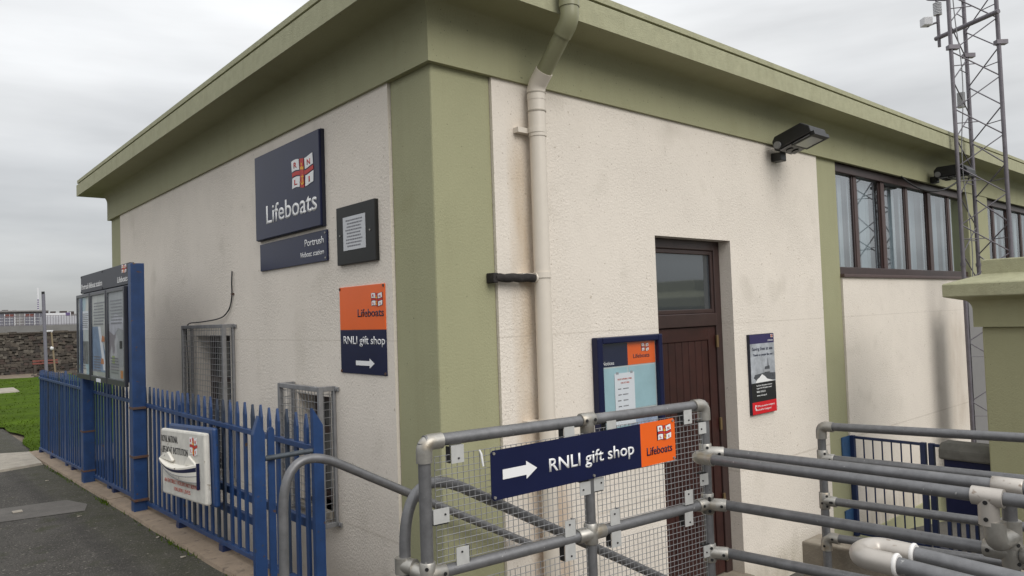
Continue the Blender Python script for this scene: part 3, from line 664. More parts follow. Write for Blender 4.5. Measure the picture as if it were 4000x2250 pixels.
def floodlight(x, z, label, s=1.0, tilt=.42):
    t = thing('floodlight', label, 'floodlight', (x, -.02, z), 'floodlights under the roof edge')
    d = Vector((0, -1, tilt)).normalized(); u = Vector((1, 0, 0)); n = u.cross(d)      # u width, d length outwards, n up
    n = n if n.z > 0 else -n
    o = Vector((x, -.03, z))
    F = Frame(o, u, d, n)
    MB().box(Frame(o, (1, 0, 0), (0, 0, 1), (0, -1, 0)), -.05, .05, -.045, .03, -.012, .085).build('bracket', m_dark, t, .008)
    MB().prism(Frame(F(-.12*s, 0, 0), d, n, u), [(.07*s, .0), (.36*s, .0), (.36*s, .05*s), (.31*s, .10*s), (.10*s, .10*s), (.07*s, .07*s)], 0, .24*s).build('housing', m_dark, t, .008)
    MB().box(F, -.105*s, .105*s, .10*s, .34*s, -.018, -.004).build('gear_tray', m_steeld, t, .006)
    MB().box(F, -.09*s, .09*s, .205*s, .335*s, -.024, -.0185).build('lens', m_lampgl, t)
    fr = MB()
    for (a, b, c, e) in ((-.11*s, .11*s, .34*s, .375*s), (-.11*s, .11*s, .195*s, .205*s)): fr.box(F, a, b, c, e, -.028, .006)
    for a in (-.11*s, .09*s): fr.box(F, a, a+.02*s, .205*s, .34*s, -.028, -.0185)
    fr.build('lens_bezel', m_dark, t)
    MB().tube([F(-.126*s, .11*s, .03), F(-.145*s, .11*s, .03)], .026*s, 12).build('photocell', m_steeld, t)
    for a in (-.05, .03): MB().tube([F(a*s, .145*s, -.018), F(a*s, .145*s, -.03)], .026*s, 12).build('cable_gland', m_dark, t)
    return t
floodlight(3.74, 3.265, 'black floodlight with bright lens jutting from the wall above the poster', 1.22, .30)
floodlight(7.50, 3.42, 'dull grey floodlight half hidden behind the lattice mast', 1.25, .0)

# ------------------------------------------------------------------ blue picket fence
FX = -.60
FF = Frame((FX, 0, 0), (0, -1, 0), (0, 0, 1), (-1, 0, 0))
fence = thing('picket_fence', 'long blue painted metal picket fence with pointed tops in front of the end wall', 'fence', (FX, 4.7, .3))
def rail_strip(z_of, y0, y1, h, th, name, F=FF, m=m_blue, c=0):
    mb = MB(); V = [F(-y1, z_of(y1)-h/2, c-th/2), F(-y0, z_of(y0)-h/2, c-th/2), F(-y0, z_of(y0)-h/2, c+th/2), F(-y1, z_of(y1)-h/2, c+th/2),
                    F(-y1, z_of(y1)+h/2, c-th/2), F(-y0, z_of(y0)+h/2, c-th/2), F(-y0, z_of(y0)+h/2, c+th/2), F(-y1, z_of(y1)+h/2, c+th/2)]
    mb.hexa(V); return mb.build(name, m, fence, .002)
zb = lambda y: .500-.0285*y
rail_strip(lambda y: 1.243+.0009*y, .34, 9.12, .030, .034, 'rail'); rail_strip(zb, .34, 9.12, .030, .034, 'rail')
rail_strip(lambda y: .80-.002*y, .45, 2.9, .05, .03, 'back_bar', c=-.05); rail_strip(lambda y: .66-.002*y, 1.2, 1.9, .05, .03, 'back_bar', c=-.05)
k = 0; y = .43
POST_Y = (2.70, 5.0, 7.2)
while y < 9.1:
    if min(abs(y-q) for q in POST_Y) > .075:
        tz = 1.425-.0065*(y-.5)+random.uniform(-.006, .006); z0 = zb(y)-.012; w = .0175; j = random.uniform(-.004, .004); lean = random.uniform(-.004, .004)
        pr = [(-y+j-w, z0), (-y+j+w, z0), (-y+j+w+lean, tz-.075), (-y+j+lean, tz), (-y+j-w+lean, tz-.075)]
        MB().prism(FF, pr, -.0075, .0075).build('picket', m_blue if random.random() > .12 else mat('grimy_blue_paint', (.018, .032, .062), .55, var=.3, vscale=14), fence)
    y += .1272
for yq in POST_Y:
    z0 = zb(yq)-.1; MB().prism(FF, [(-yq-.04, z0), (-yq+.04, z0), (-yq+.04, 1.31), (-yq, 1.42), (-yq-.04, 1.31)], -.012, .012).build('post', m_blue, fence, .002)
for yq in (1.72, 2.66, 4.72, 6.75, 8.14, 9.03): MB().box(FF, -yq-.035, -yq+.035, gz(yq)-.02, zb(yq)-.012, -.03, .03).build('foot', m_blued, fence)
# end post at the wall side, return post towards the street, bar between
MB().prism(Frame((0, .30, 0), (1, 0, 0), (0, 0, 1), (0, -1, 0)), [(-.630, -.2), (-.572, -.2), (-.572, 1.37), (-.630, 1.465)], -.018, .018).build('end_post', m_blue, fence, .003)
MB().prism(Frame((0, .33, 0), (1, 0, 0), (0, 0, 1), (0, -1, 0)), [(-.942, .2), (-.880, .2), (-.880, 1.36), (-.911, 1.455), (-.942, 1.36)], -.018, .018).build('return_post', m_blue, fence, .003)
MB().tube([(-.88, .32, 1.232), (-.60, .30, 1.238)], .0135, 8).build('return_bar', mat('weathered_blue', (.05, .062, .075), .6, var=.4, vscale=30), fence)
MB().tube([(-.88, .32, .45), (-.60, .30, .45)], .0135, 8).build('return_bar', m_blue, fence)
for x, top in ((-.838, 1.385),):
    MB().prism(Frame((0, .345, 0), (1, 0, 0), (0, 0, 1), (0, -1, 0)), [(x-.018, .42), (x+.018, .42), (x+.018, top-.015), (x+.009, top), (x-.009, top), (x-.018, top-.015)], -.007, .007).build('return_picket', m_blue, fence)

# ------------------------------------------------------------------ information board
t = thing('information_board', 'tall blue information board with three glazed poster cases above the fence', 'notice board', (-.66, 4.7, .3))
for (y, nm) in ((3.67, 'post'), (5.72, 'post')):
    MB().box(FL, -y, -y+.10 if y < 5 else -y+.12, gz(y)-.02, 2.49 if y < 5 else 2.30, .605, .715).build(nm, m_blue, t, .006)
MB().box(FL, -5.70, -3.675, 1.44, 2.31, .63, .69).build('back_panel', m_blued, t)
hd = MB().box(FL, -5.70, -3.675, 2.315, 2.505, .66, .70).build('header', mat('dark_slate_header', (.022, .024, .038), .45, var=.15, vscale=4), t, .003)
bolts(FL, [(-5.68, 2.49), (-4.7, 2.49), (-3.69, 2.49), (-5.68, 2.33), (-4.7, 2.33)], .70, t, .008, m_black)
text(FL, 'Portrush lifeboat station', -5.66, 2.355, .95, .060, m_white, t, .7005)
text(FL, 'Lifeboats', -3.74, 2.345, .36, .055, m_white, t, .7005, right=True)
emblem(FL, -3.93, 2.425, .16, .07, t, .7005, back=False)
posters = [(-5.84, -5.20), (-5.17, -4.49), (-4.46, -3.79)]
def noiseprint(nm, cols, sc):
    m = mat(nm, cols[0], .5, var=.12, vscale=sc*2, speck=[(sc, .52, .60, cols[1]), (sc*.7+1, .56, .63, cols[2])]); return m
for i, (p0, p1) in enumerate(posters):
    cs = MB()
    for (a0, a1, b0, b1) in ((p0, p0+.035, 1.40, 2.30), (p1-.035, p1, 1.40, 2.30), (p0+.035, p1-.035, 2.265, 2.30), (p0+.035, p1-.035, 1.40, 1.455)): cs.box(FL, a0, a1, b0, b1, .69, .722)
    cs = cs.build('poster_case', mat('case_frame', (.05, .052, .065), .35, metal=.3, var=.1, vscale=8), t, .004)
    a, b = p0+.035, p1-.035
    MB().box(FL, a, b, 1.455, 2.265, .692, .705).build('poster', [noiseprint('chart_print', [(.50, .54, .54), (.36, .50, .55), (.62, .60, .54)], 3.0), noiseprint('sea_poster', [(.46, .47, .45), (.40, .41, .38), (.52, .52, .50)], 2), noiseprint('map_poster', [(.33, .34, .35), (.46, .46, .48), (.24, .22, .24)], 3.5)][i], cs)
    if i == 1:
        MB().prism(FL, [(a, 1.50), (b, 1.50), (b, 1.62), (a+.30, 1.95), (a, 1.95)], .7055, .7065).build('sea_print', mat('sea_blue_print', (.19, .27, .40), .5, var=.25, vscale=8), cs)
        MB().prism(FL, [(a+.26, 1.95), (a+.36, 1.95), (b-.02, 1.52), (b-.14, 1.52)], .707, .7078).build('sail_print', m_paper, cs)
        for (q, z) in ((.40, 1.80), (.36, 1.58)): MB().prism(FL, [(a+q, z), (a+q+.14, z), (a+q+.12, z+.05), (a+q+.03, z+.06)], .708, .7086).build('boat_print', mat('faded_orange_print', (.50, .20, .08), .5, var=.3, vscale=30), cs)
    elif i == 0:
        MB().prism(FL, [(a+.02, 1.52), (a+.12, 1.46), (a+.24, 1.60), (a+.16, 1.72)], .7055, .7063).build('yellow_print', mat('yellow_print', (.50, .42, .10), .5, var=.2, vscale=20), cs)
        MB().box(FL, a+.02, b-.03, 1.92, 2.12, .7055, .7063).build('paper_print', m_paper, cs)
        MB().box(FL, a+.15, b-.10, 1.56, 1.80, .7055, .7063).build('photo_print', mat('photo_print', (.16, .17, .17), .5, var=.5, vscale=18), cs)
    else:
        MB().prism(FL, [(a+.02, 1.98), (a+.25, 2.06), (b-.05, 2.02), (b-.02, 1.90), (a+.35, 1.93), (a+.20, 1.86), (a+.02, 1.90)], .7055, .7063).build('coast_print', mat('pale_lilac_print', (.44, .44, .49), .5, var=.15, vscale=12), cs)
        for (q, z, mm) in ((.40, 1.74, m_black), (.12, 1.60, mat('green_print', (.30, .38, .14), .5)), (.42, 1.47, MATS.get('faded_orange_print', m_orange))): MB().box(FL, a+q, a+q+.09, z, z+.07, .7068, .7074).build('picture_print', mm, cs)
    textlines(FL, a+.06, b-.06, 1.96 if i else 1.94, 2.20 if i else 2.10, 8, m_ink, cs, .7082)
    textlines(FL, a+.05, b-.22, 1.50, 1.66, 6, m_ink, cs, .7088)
    MB().quad([FL(a, 1.455, .7185), FL(b, 1.455, .7185), FL(b, 2.265, .7185), FL(a, 2.265, .7185)]).build('glazing', m_clear, cs)
MB().box(FL, -4.90, -4.72, 1.40, 1.435, .7225, .725).build('label', m_paper, t)
for (y, zs) in ((3.67, (1.22, .80, .43)), (5.72, (.82, .40))):
    for z in zs: MB().box(FL, -y-.004, -y+.125, z, z+.018, .60, .72).build('strap', m_rust, t)

# ------------------------------------------------------------------ collecting box sign on the fence
FS = Frame((-.70, 1.73, 0), (.04, -1, 0), Vector((.04, -1, .052)).normalized().cross(Vector((-1, -.04, 0)).normalized())*-1, (-1, -.04, 0))
us = Vector((.040, -1, .045)).normalized(); ns = Vector((-1, -.040, .0)).normalized(); vs = ns.cross(us); vs = vs if vs.z > 0 else -vs
FS = Frame((-.705, 1.66, .727), us, vs, ns)
t = thing('collecting_box', 'weathered white lifeboat collecting box with a model boat, fixed to the blue fence', 'collecting box', FS(-.5, 0))
Wd, Hd = .875, .478
MB().box(FS, -Wd+.06, .050, -.015, Hd+.032, -.045, -.008).build('backboard', m_blue, t, .015)
bx = MB().box(FS, -Wd+.02, 0, 0, Hd, -.006, .035).build('box', m_whitew, t, .014)
text(FS, 'ROYAL NATIONAL', -.835, .385, .34, .050, m_black, t, .0355, bold=.006)
text(FS, 'LIFE-BOAT INSTITUTION', -.835, .305, .53, .050, m_black, t, .0355, bold=.006)
emblem(FS, -.255, .325, .135, .115, t, .0355, back=False)
text(FS, 'AN ENTIRELY VOLUNTARY SERVICE', -.80, .092, .68, .030, m_redf, t, .0355, bold=.004)
text(FS, '100,000 LIVES', -.60, .045, .32, .028, m_redf, t, .0355, bold=.004)
# half-hull model of the boat, bulging from the box
lines = []
def hull():
    mb = MB(); nu, nv = 24, 10; V = []; a_s, a_e = -.835, -.10
    for i in range(nu+1):
        u = i/nu; a = a_s+(a_e-a_s)*u
        sheer = .275-.050*math.sin(math.pi*min(1, .08+u*.86)); keel = .118+.125*(1-u)**2.4
        depth = .060*math.sin(math.pi*(.10+.82*u))**.75
        for j in range(nv+1):
            v = j/nv; V.append(FS(a, keel+(sheer-keel)*v, .036+depth*math.sin(math.pi/2*min(1, 0.03+.97*v**.34))))
    F = [(i*(nv+1)+j, (i+1)*(nv+1)+j, (i+1)*(nv+1)+j+1, i*(nv+1)+j+1) for i in range(nu) for j in range(nv)]
    for i in range(nu):                      # flat deck back to the box
        k = len(V); p, q = V[i*(nv+1)+nv], V[(i+1)*(nv+1)+nv]
        V += [p, q, q-FS.n*((q-FS.o).dot(FS.n)-.036)+FS.v*.012, p-FS.n*((p-FS.o).dot(FS.n)-.036)+FS.v*.012]; F.append((k, k+1, k+2, k+3))
    k = len(V); V += [V[nu*(nv+1)+j] for j in range(nv+1)]+[FS(a_e, .265, .036), FS(a_e, .118, .036)]
    F.append(tuple(range(k, k+nv+3)))
    mb.add(V, F, 0, True)
    lines.extend([[V[i*(nv+1)+j]+FS.n*.001 for i in range(nu+1)] for j in (2, 5)])
    for fi, f in enumerate(mb.f):
        if fi < nu*nv and fi % nv in (7, 8): mb.m[fi] = 1
        if fi >= nu*nv: mb.sm[fi] = False
    return mb
m_enam = mat('cream_enamel', (.72, .69, .62), .5, var=.06, vscale=14, speck=[(24, .68, .74, (.2, .17, .13))])
hb = hull().build('model_boat', [m_enam, m_navy], t)
for l_ in lines: MB().tube(l_, .0022, 5).build('plank_line', m_ink, hb)
mb = MB(); mb.prism(FS, [(-.84, .272), (-.77, .262), (-.58, .252), (-.56, .262), (-.65, .315), (-.66, .318)], .036, .058); mb.build('boat_gunwale', m_enam, hb, .006)
mb = MB(); mb.prism(FS, [(-.34, .246), (-.13, .250), (-.105, .262), (-.25, .318)], .036, .054); mb.build('boat_gunwale', m_enam, hb, .006)
MB().box(FS, -.102, -.094, .10, .275, .036, .056).build('boat_rudder', m_navy, hb)

# ------------------------------------------------------------------ handrails of the steps (hoops)
RT = .0242
def hoop(y0, pts, low, label, end):
    t = thing('step_handrail', label, 'handrail', (pts[0][0], y0, pts[0][1]), 'bent tube handrails of the steps')
    P = [Vector((x, y0, z)) for x, z in pts]
    MB().tube(fillet(P, .33, 16), RT-.002, 16).build('bent_rail', m_steel, t)
    if end: MB().tube([P[-1]-(P[-1]-P[-2]).normalized()*.015, P[-1]+(P[-1]-P[-2]).normalized()*.004], RT+.002, 16).build('end_cap', m_fit, t)
    if low: MB().tube([Vector((pts[-1][0]-.45, y0, low)), Vector((pts[-1][0]-.45, y0, pts[-1][1]+.24))], RT-.003, 12).build('support_post', m_steel, t)
    return t
hoop(-.095, [(-.975, .25), (-.965, 1.383), (.555, .556)], None, 'bent grey tube handrail whose capped end stops beside the downpipe', True)
h2 = hoop(-.95, [(-.868, .25), (-.852, 1.378), (1.35, .174), (1.35, -.45)], None, 'bent grey tube handrail just behind the mesh panel, clamped to its end post', False)
mb = MB(); mb.tube([(-.868, -.95, .955), (-.868, -.95, 1.015)], .031, 16); mb.tube([(-.868, -.95, .985), (-.85, -1.005, .985)], .030, 16); mb.build('clamp_collar', m_fit, h2)
# the steps themselves, the retaining edge and the ramp block
mb = MB()
for i in range(5):
    z1 = gz(0)-.16*i; x0 = -.62+.30*i
    mb.box(WORLD, x0, x0+.30, -1.2, -.0, -.5, z1)
stp = struct(mb.build('steps', m_concy)); stp.name = 'steps'
mb = MB(); mb.box(WORLD, -.75, .70, -1.34, -1.2, -.5, gz(-1.2)+.0); mb.build('retaining_edge', m_concy); struct(D.objects['retaining_edge'])
mb = MB(); mb.prism(Frame((.72, 0, 0), (0, 1, 0), (0, 0, 1), (1, 0, 0)), [(-6, -.46), (-1.0, -.46), (-1.0, -.20), (-6, .25)], 0, 1.34); struct(mb.build('ramp', m_yard))
wl2 = MB(); wl2.hexa([(2.065, -5, -.47), (2.30, -5, -.47), (2.30, -1.0, -.47), (2.065, -1.0, -.47), (2.065, -5, .62), (2.30, -5, .62), (2.30, -1.0, .42), (2.065, -1.0, .42)])
tag(wl2.build('ramp_wall', m_concy, None, .012), 'low stained concrete wall carrying the right side of the ramp', 'wall')

# ------------------------------------------------------------------ mesh guard railing with its fittings
def fitting_elbow(P, d1, d2, parent, r=.031, l=.075):
    P = Vector(P); d1, d2 = Vector(d1).normalized(), Vector(d2).normalized()
    return MB().tube(fillet([P+d1*l, P, P+d2*l], .05, 8), r, 16).build('elbow', m_fit, parent, 0)
def collar(P, d, l, r, parent, name='collar', m=None): P, d = Vector(P), Vector(d).normalized(); return MB().tube([P-d*l, P-d*(l-.004), P+d*(l-.004), P+d*l], [r-.003, r, r, r-.003], 16).build(name, m or m_fit, parent)
def tee(P, run, branch, parent, r=.031, l=.05, bl=.075):
    P, d, b = Vector(P), Vector(run).normalized(), Vector(branch).normalized()
    mb = MB(); mb.tube([P-d*l, P-d*(l-.004), P+d*(l-.004), P+d*l], [r-.003, r, r, r-.003], 16); mb.tube([P, P+b*(bl-.004), P+b*bl], [r, r, r-.003], 16)
    sd = Vector((-.62, -.78, 0)); sd = (sd-d*sd.dot(d)).normalized()
    for q in (P+d*l*.62, P-d*l*.62): mb.tube([q+sd*(r-.004), q+sd*(r+.002)], .0075, 8, 1)
    sb = (sd-b*sd.dot(b)); 
    if sb.length > .2: sb.normalize(); q = P+b*bl*.78; mb.tube([q+sb*(r-.004), q+sb*(r+.002)], .0075, 8, 1)
    return mb.build('tee', [m_fit, m_dark], parent)
G = thing('mesh_railing', 'grey tube guard railing with wire mesh infill in front of the steps', 'railing', (-.03, -1.15, .4))
S0, S1, SM, ZR, ZM = 0.0, 1.556, .800, 1.455, .962
gb = lambda s: .40
MB().tube([FM(S0, .2), FM(S0, ZR)], RT, 18).build('post', m_steel, G)
MB().tube([FM(SM, .2), FM(SM, ZR)], RT*.97, 18).build('post', m_steel, G)
MB().tube([FM(S1, -.45), FM(S1, ZR)], RT, 18).build('post', m_steel, G)
MB().tube([FM(S0, ZR+.003), FM(S1, ZR-.008)], RT, 18).build('rail', m_steel, G)
MB().tube([FM(S0, ZM), FM(S1, ZM)], RT, 18).build('rail', m_steel, G)
MB().tube([FM(S0, .48), FM(S1, .48)], RT, 18).build('rail', m_steel, G)
U, Z_ = FM.u, Vector((0, 0, 1))
fitting_elbow(FM(S0, ZR), U, -Z_, G); fitting_elbow(FM(S1, ZR-.008), -U, -Z_, G)
tee(FM(SM, ZR), U, -Z_, G, l=.038)
for s in (S0, S1):
    tee(FM(s, ZM), Z_, U if s == S0 else -U, G)
mb = MB(); P = FM(SM, ZM); mb.tube([P-U*.075, P-U*.071, P+U*.071, P+U*.075], [.028, .031, .031, .028], 16); mb.tube([P-Z_*.045, P-Z_*.041, P+Z_*.041, P+Z_*.045], [.028, .031, .031, .028], 16); mb.build('cross_fitting', m_fit, G)
mb = MB(); P = Vector(FM(S0, ZM)); q = Vector((-.868, -.95, .985)); mb.tube([P, P+(q-P)*.55], .028, 16); mb.tube([P+(q-P)*.5, q], RT-.002, 16); mb.build('side_link', m_fit, G)
def meshpanel(s0, s1, z0, z1):
    w = MB(); nx = round((s1-s0)/.0253); nz_ = round((z1-z0)/.0253)
    sag = lambda: random.uniform(-.0012, .0012)
    for i in range(nx+1):
        s = s0+(s1-s0)*i/nx; w.tube([FM(s+sag(), z0, .012), FM(s+sag(), z1, .012)], .0015, 5)
    for j in range(nz_+1):
        z = z0+(z1-z0)*j/nz_; w.tube([FM(s0, z+sag(), .015), FM((s0+s1)/2, z+sag(), .0155), FM(s1, z+sag(), .015)], .0015, 5)
    return w.build('wire_mesh', m_wire, G, kind='stuff')
meshpanel(.035, .765, .998, 1.400); meshpanel(.835, 1.522, .998, 1.412)
meshpanel(.035, .765, .515, .905); meshpanel(.835, 1.522, .515, .915)
cme = MB(); FZ = Frame((0, 0, 0), FM.u, (0, 0, 1), FM.n)
cme.box(FZ, -.028, .028, -.034, .034, .018, .021); cme.box(FZ, -.026, .026, .028, .034, .0, .018); cme.tube([FZ(.004, -.016, .021), FZ(.004, -.016, .025)], .004, 6, 1); cme.box(FZ, -.034, -.028, -.032, .03, -.012, .016, 1)  # the dark side strip stands in for the shaded gap at the plate
cme_m = cme.mesh('clip', [m_clip, m_dark])
for (s, z, fl) in ((.133, 1.398, 0), (.684, 1.405, 0), (.925, 1.405, 0), (1.418, 1.403, 0), (.143, 1.010, 1), (.671, 1.012, 1), (.926, 1.012, 1), (1.403, 1.020, 1), (.667, .912, 0), (.929, .915, 0), (1.397, .918, 0),
                   (.055, 1.176, 2), (1.525, 1.338, 3), (1.520, 1.087, 3), (.765, 1.165, 3), (.835, 1.172, 2), (1.525, .74, 3)):
    o = D.objects.new('clip', cme_m); COL.objects.link(o)
    o.matrix_world = Matrix.Translation(FM(s, z, .0))
    o.rotation_mode = 'AXIS_ANGLE'
    ang = {0: 0, 1: math.pi, 2: math.pi/2, 3: -math.pi/2}[fl]
    o.rotation_axis_angle = (ang, *FM.n); o.location = FM(s, z, .0); adopt(o, G)
MB().tube([FM(.232, 1.40, .02), FM(.238, 1.385, .022), FM(.246, 1.335, .022)], [.003, .005, .004], 6).build('cable_tie', m_white, G)

t = thing('gift_shop_arrow_sign', 'long navy and orange gift shop sign with white arrow wired to the mesh railing', 'sign', FM(.8, 1.2, .03))
a0, a1, ad = .274, 1.310, 1.086
sh = lambda a: .0165*(a-a0)
FQ = Frame(FM(0, 0, .030), FM.u+Vector((0, 0, .019)), (0, 0, 1), FM.n)
zo = 1.190
def rrect(x0, x1, y0, y1, r):
    o = []
    for cx, cy, a in ((x1-r, y1-r, 0), (x0+r, y1-r, 90), (x0+r, y0+r, 180), (x1-r, y0+r, 270)):
        for k in range(5): o.append((cx+r*math.cos(R(a+22.5*k)), cy+r*math.sin(R(a+22.5*k))))
    return o
MB().prism(FQ, [p for p in rrect(a0, ad+.02, zo, zo+.196, .012) if p[0] < ad]+[(ad, zo), (ad, zo+.196)] if False else [(a0+.01, zo), (ad, zo), (ad, zo+.196), (a0+.01, zo+.196), (a0, zo+.186), (a0, zo+.010)], 0, .004).build('navy_panel', m_navy, t)
MB().prism(FQ, [(ad, zo), (a1-.01, zo), (a1, zo+.010), (a1, zo+.186), (a1-.01, zo+.196), (ad, zo+.196)], 0, .004).build('orange_panel', m_orange, t)
arrow(FQ, .328, .497, zo+.096, .0195, .036, m_white, t, .0045, .32)
text(FQ, 'RNLI gift shop', .560, zo+.068, .482, .056, m_white, t, .0045, bold=.011)
emblem(FQ, 1.195, zo+.108, .085, .062, t, .0045)
text(FQ, 'Lifeboats', 1.122, zo+.046, .165, .038, m_navy, t, .0045, bold=.011)
bolts(FQ, [(a0+.014, zo+.185), (a0+.014, zo+.012), (a1-.014, zo+.186), (a1-.014, zo+.012), (.80, zo+.012)], .004, t, .006)

# ------------------------------------------------------------------ ramp railings
Yd = Vector((0, -1, 0)); Zd = Vector((0, 0, 1))
A = Vector(FM(S1, 0)); AX, AY = A.x, A.y
L1 = thing('ramp_railing', 'nearer pair of grey ramp handrails running from the mesh panel past the concrete wall', 'railing', (.8, -1.9, 0), 'grey tube railings of the ramp')
RY = -3.6
def rl_(a, b, parent, r=RT, name='rail', m=None): return MB().tube([a, b], r, 18).build(name, m or m_steel, parent)
def zline(z0, z1, y0, y1): return lambda y: z0+(z1-z0)*(y-y0)/(y1-y0)
zf_ = zline(1.196, 1.209, -1.227, -2.484); zt_ = zline(1.211, 1.231, -1.239, -2.486); zm_ = zline(.956, .991, -1.226, -2.452); zl_ = zline(.721, .753, -1.222, -1.91)
XB = AX+.04; XFr = AX-.07
for (x, zz) in ((XFr, zf_), (XB, zt_), (XB, zm_), (XB, zl_)): rl_((x, AY-.02, zz(AY)), (x, RY, zz(RY)), L1)
tee((AX, AY, zt_(AY)), Zd, (XB-AX, -.08, 0), L1, l=.045, bl=.09); tee((AX, AY, zm_(AY)), Zd, (XB-AX, -.08, 0), L1, l=.045, bl=.09); tee((AX, AY, zl_(AY)), Zd, (XB-AX, -.08, 0), L1, l=.045, bl=.09)
MB().tube(fillet([(AX+.01, AY+.005, zf_(AY)), (XFr, AY+.01, zf_(AY)), (XFr, AY-.09, zf_(AY))], .05, 8), .031, 16).build('elbow', m_fit, L1)
yb = -2.515
rl_((XB, yb, -.3), (XB, yb, zt_(yb)), L1, name='post')
collar((XB, yb, zt_(yb)), Yd, .05, .0335, L1, m=m_fitw)
mb = MB(); P = Vector((XFr, yb+.035, zf_(yb))); mb.tube([P+Vector((0, .05, 0)), P-Vector((0, .05, 0))], .034, 16); mb.tube([P, P+Vector((.0, 0, -.10))], .034, 16); mb.build('offset_clamp', m_fitw, L1)
mb = MB(); P = Vector((XFr+.005, yb+.02, zf_(yb)-.105)); mb.tube(fillet([P+Vector((0, 0, .02)), P+Vector((0, 0, -.055)), Vector((XB, yb, zf_(yb)-.15))], .05, 6), [.034]*8+[.036]*1, 16) if False else mb.tube(fillet([P+Vector((0, 0, .02)), P+Vector((.0, 0, -.06)), Vector((XB, yb, zf_(yb)-.155))], .05, 6), .036, 16)
mb.tube([Vector((XB, yb, zf_(yb)-.20)), Vector((XB, yb, zf_(yb)-.10))], .036, 16); mb.build('swivel_clamp', m_fit, L1)
bolts(Frame((0, 0, 0), (0, -1, 0), (0, 0, 1), (-1, 0, 0)), [(-(yb+.035), zf_(yb)-.015), (-(yb+.035), zf_(yb)-.075)], -(XFr-.033), L1, .008, m_dark)
tee((XB, yb, zm_(yb)), Zd, Vector((0, 1, 0)), L1, l=.055, bl=.09, r=.034); collar((XB, yb-.06, zm_(yb)), Yd, .03, .034, L1); tee((XB, yb, zl_(yb)), Zd, Vector((0, 1, 0)), L1, l=.05, bl=.09)
L2 = thing('ramp_railing', 'farther grey ramp railing with four rails beside the concrete wall', 'railing', (1.95, -1.9, 0), 'grey tube railings of the ramp')
XC, YC = 1.955, -1.222
z1_ = zline(1.186, 1.222, -1.274, -2.269); z2_ = zline(.992, 1.010, -1.264, -2.137); z3_ = zline(.738, .771, -1.259, -2.119); z4_ = zline(.520, .580, -1.248, -2.168)
rl_((XC, YC, -.2), (XC, YC, z1_(YC)-.02), L2, name='post')
for zz in (z1_, z2_, z3_, z4_): rl_((XC, YC-.02, zz(YC)), (XC, RY-.3, zz(RY-.3)), L2)
fitting_elbow((XC, YC, z1_(YC)), Yd, -Zd, L2); tee((XC, YC, z2_(YC)), Zd, Yd, L2); tee((XC, YC, z3_(YC)), Zd, Yd, L2)
fitting_elbow((XC, YC, z4_(YC)), Yd, -Zd, L2, l=.08)
bolts(Frame((0, 0, 0), (0, -1, 0), (0, 0, 1), (-1, 0, 0)), [(-YC, z3_(YC)-.012), (-YC+.05, z3_(YC)), (-YC+.05, z4_(YC)), (-YC, z4_(YC)-.05)], -(XC-.030), L2, .007, m_dark)
rl_((XC, -3.3, -.2), (XC, -3.3, z1_(-3.3)), L2, name='post')
L3 = thing('loop_handrail', 'pair of near grey handrails joined by a pale elbow loop at their end', 'handrail', (-.17, -2.5, 1.18))
xf, xb, yl = -.222, -.100, -2.425
zz = lambda y: 1.185-.045*(y-yl)*-1
zz = lambda y: 1.186+.035*(y-yl)
rl_((xf, yl-.06, zz(yl)), (xf-.0, RY, zz(RY)), L3); rl_((xb, yl-.06, zz(yl)), (xb+.0, RY, zz(RY)), L3)
MB().tube(fillet([(xf, yl-.075, zz(yl)-.001), (xf, yl+.04, zz(yl)), (xb, yl+.04, zz(yl)), (xb, yl-.075, zz(yl)-.001)], .058, 10), .0315, 18).build('loop_elbow', m_fitw, L3)
for x in (xf, xb): collar((x, yl-.077, zz(yl)), Yd, .006, .033, L3, 'end_ring', mat('white_ring', (.7, .68, .66), .4))
for x in (xf, xb): rl_((x, -3.25, .3), (x, -3.25, zz(-3.25)), L3, name='post')

# ------------------------------------------------------------------ yard gate, bin, gate pillar
FG = Frame((5.0, 0, 0), (0, -1, 0), (0, 0, 1), (-1, 0, 0))
def gate(a0, a1, z0, z1, n, label, latch):
    t = thing('yard_gate', label, 'gate', FG(a0, z0), 'leaves of the blue yard gate')
    f = MB(); r = .024
    for a in (a0, a1-2*r): f.box(FG, a, a+2*r, z0-.02, z1, -r, r)
    f.box(FG, a0+2*r, a1-2*r, z1-.03, z1-.004, -.014, .014); f.box(FG, a0+2*r, a1-2*r, z0, z0+.03, -.014, .014)
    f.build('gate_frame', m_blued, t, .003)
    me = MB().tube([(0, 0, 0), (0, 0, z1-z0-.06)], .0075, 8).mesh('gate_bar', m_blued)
    for i in range(n):
        o = D.objects.new('gate_bar', me); COL.objects.link(o); o.location = FG(a0+2*r+(a1-a0-4*r)*(i+1)/(n+1), z0+.03); adopt(o, t)
    if latch:
        mb = MB(); mb.tube([FG(a1-.14, .325, .03), FG(a1+.05, .318, .03)], .009, 8); mb.box(FG, a1-.06, a1-.005, .29, .335, .024, .04); mb.box(FG, a1-.135, a1-.105, .315, .35, .0, .035); mb.build('bolt_latch', m_blued, t)
        mb = MB(); mb.tube([FG(a0+.02, .50, 0), FG(a0-.05, .50, 0)], .010, 8); mb.tube([FG(a0-.03, .50, 0), FG(a0-.022, .50, 0)], .022, 8); mb.build('hinge_pin', m_blued, t)
gate(.004, .712, -.375, .602, 6, 'wide blue barred gate leaf hung from the green pilaster', True)
gate(.735, 1.32, -.375, .602, 5, 'second blue barred gate leaf, mostly hidden by the navy bin', False)
hp = MB(); FHp = Frame((4.94, 0, 0), (1, 0, 0), (0, 0, 1), (0, -1, 0)); hp.box(FHp, -.13, .045, .38, .60, .003, .014); hp.box(FHp, -.13, .045, -.30, -.12, .003, .014)
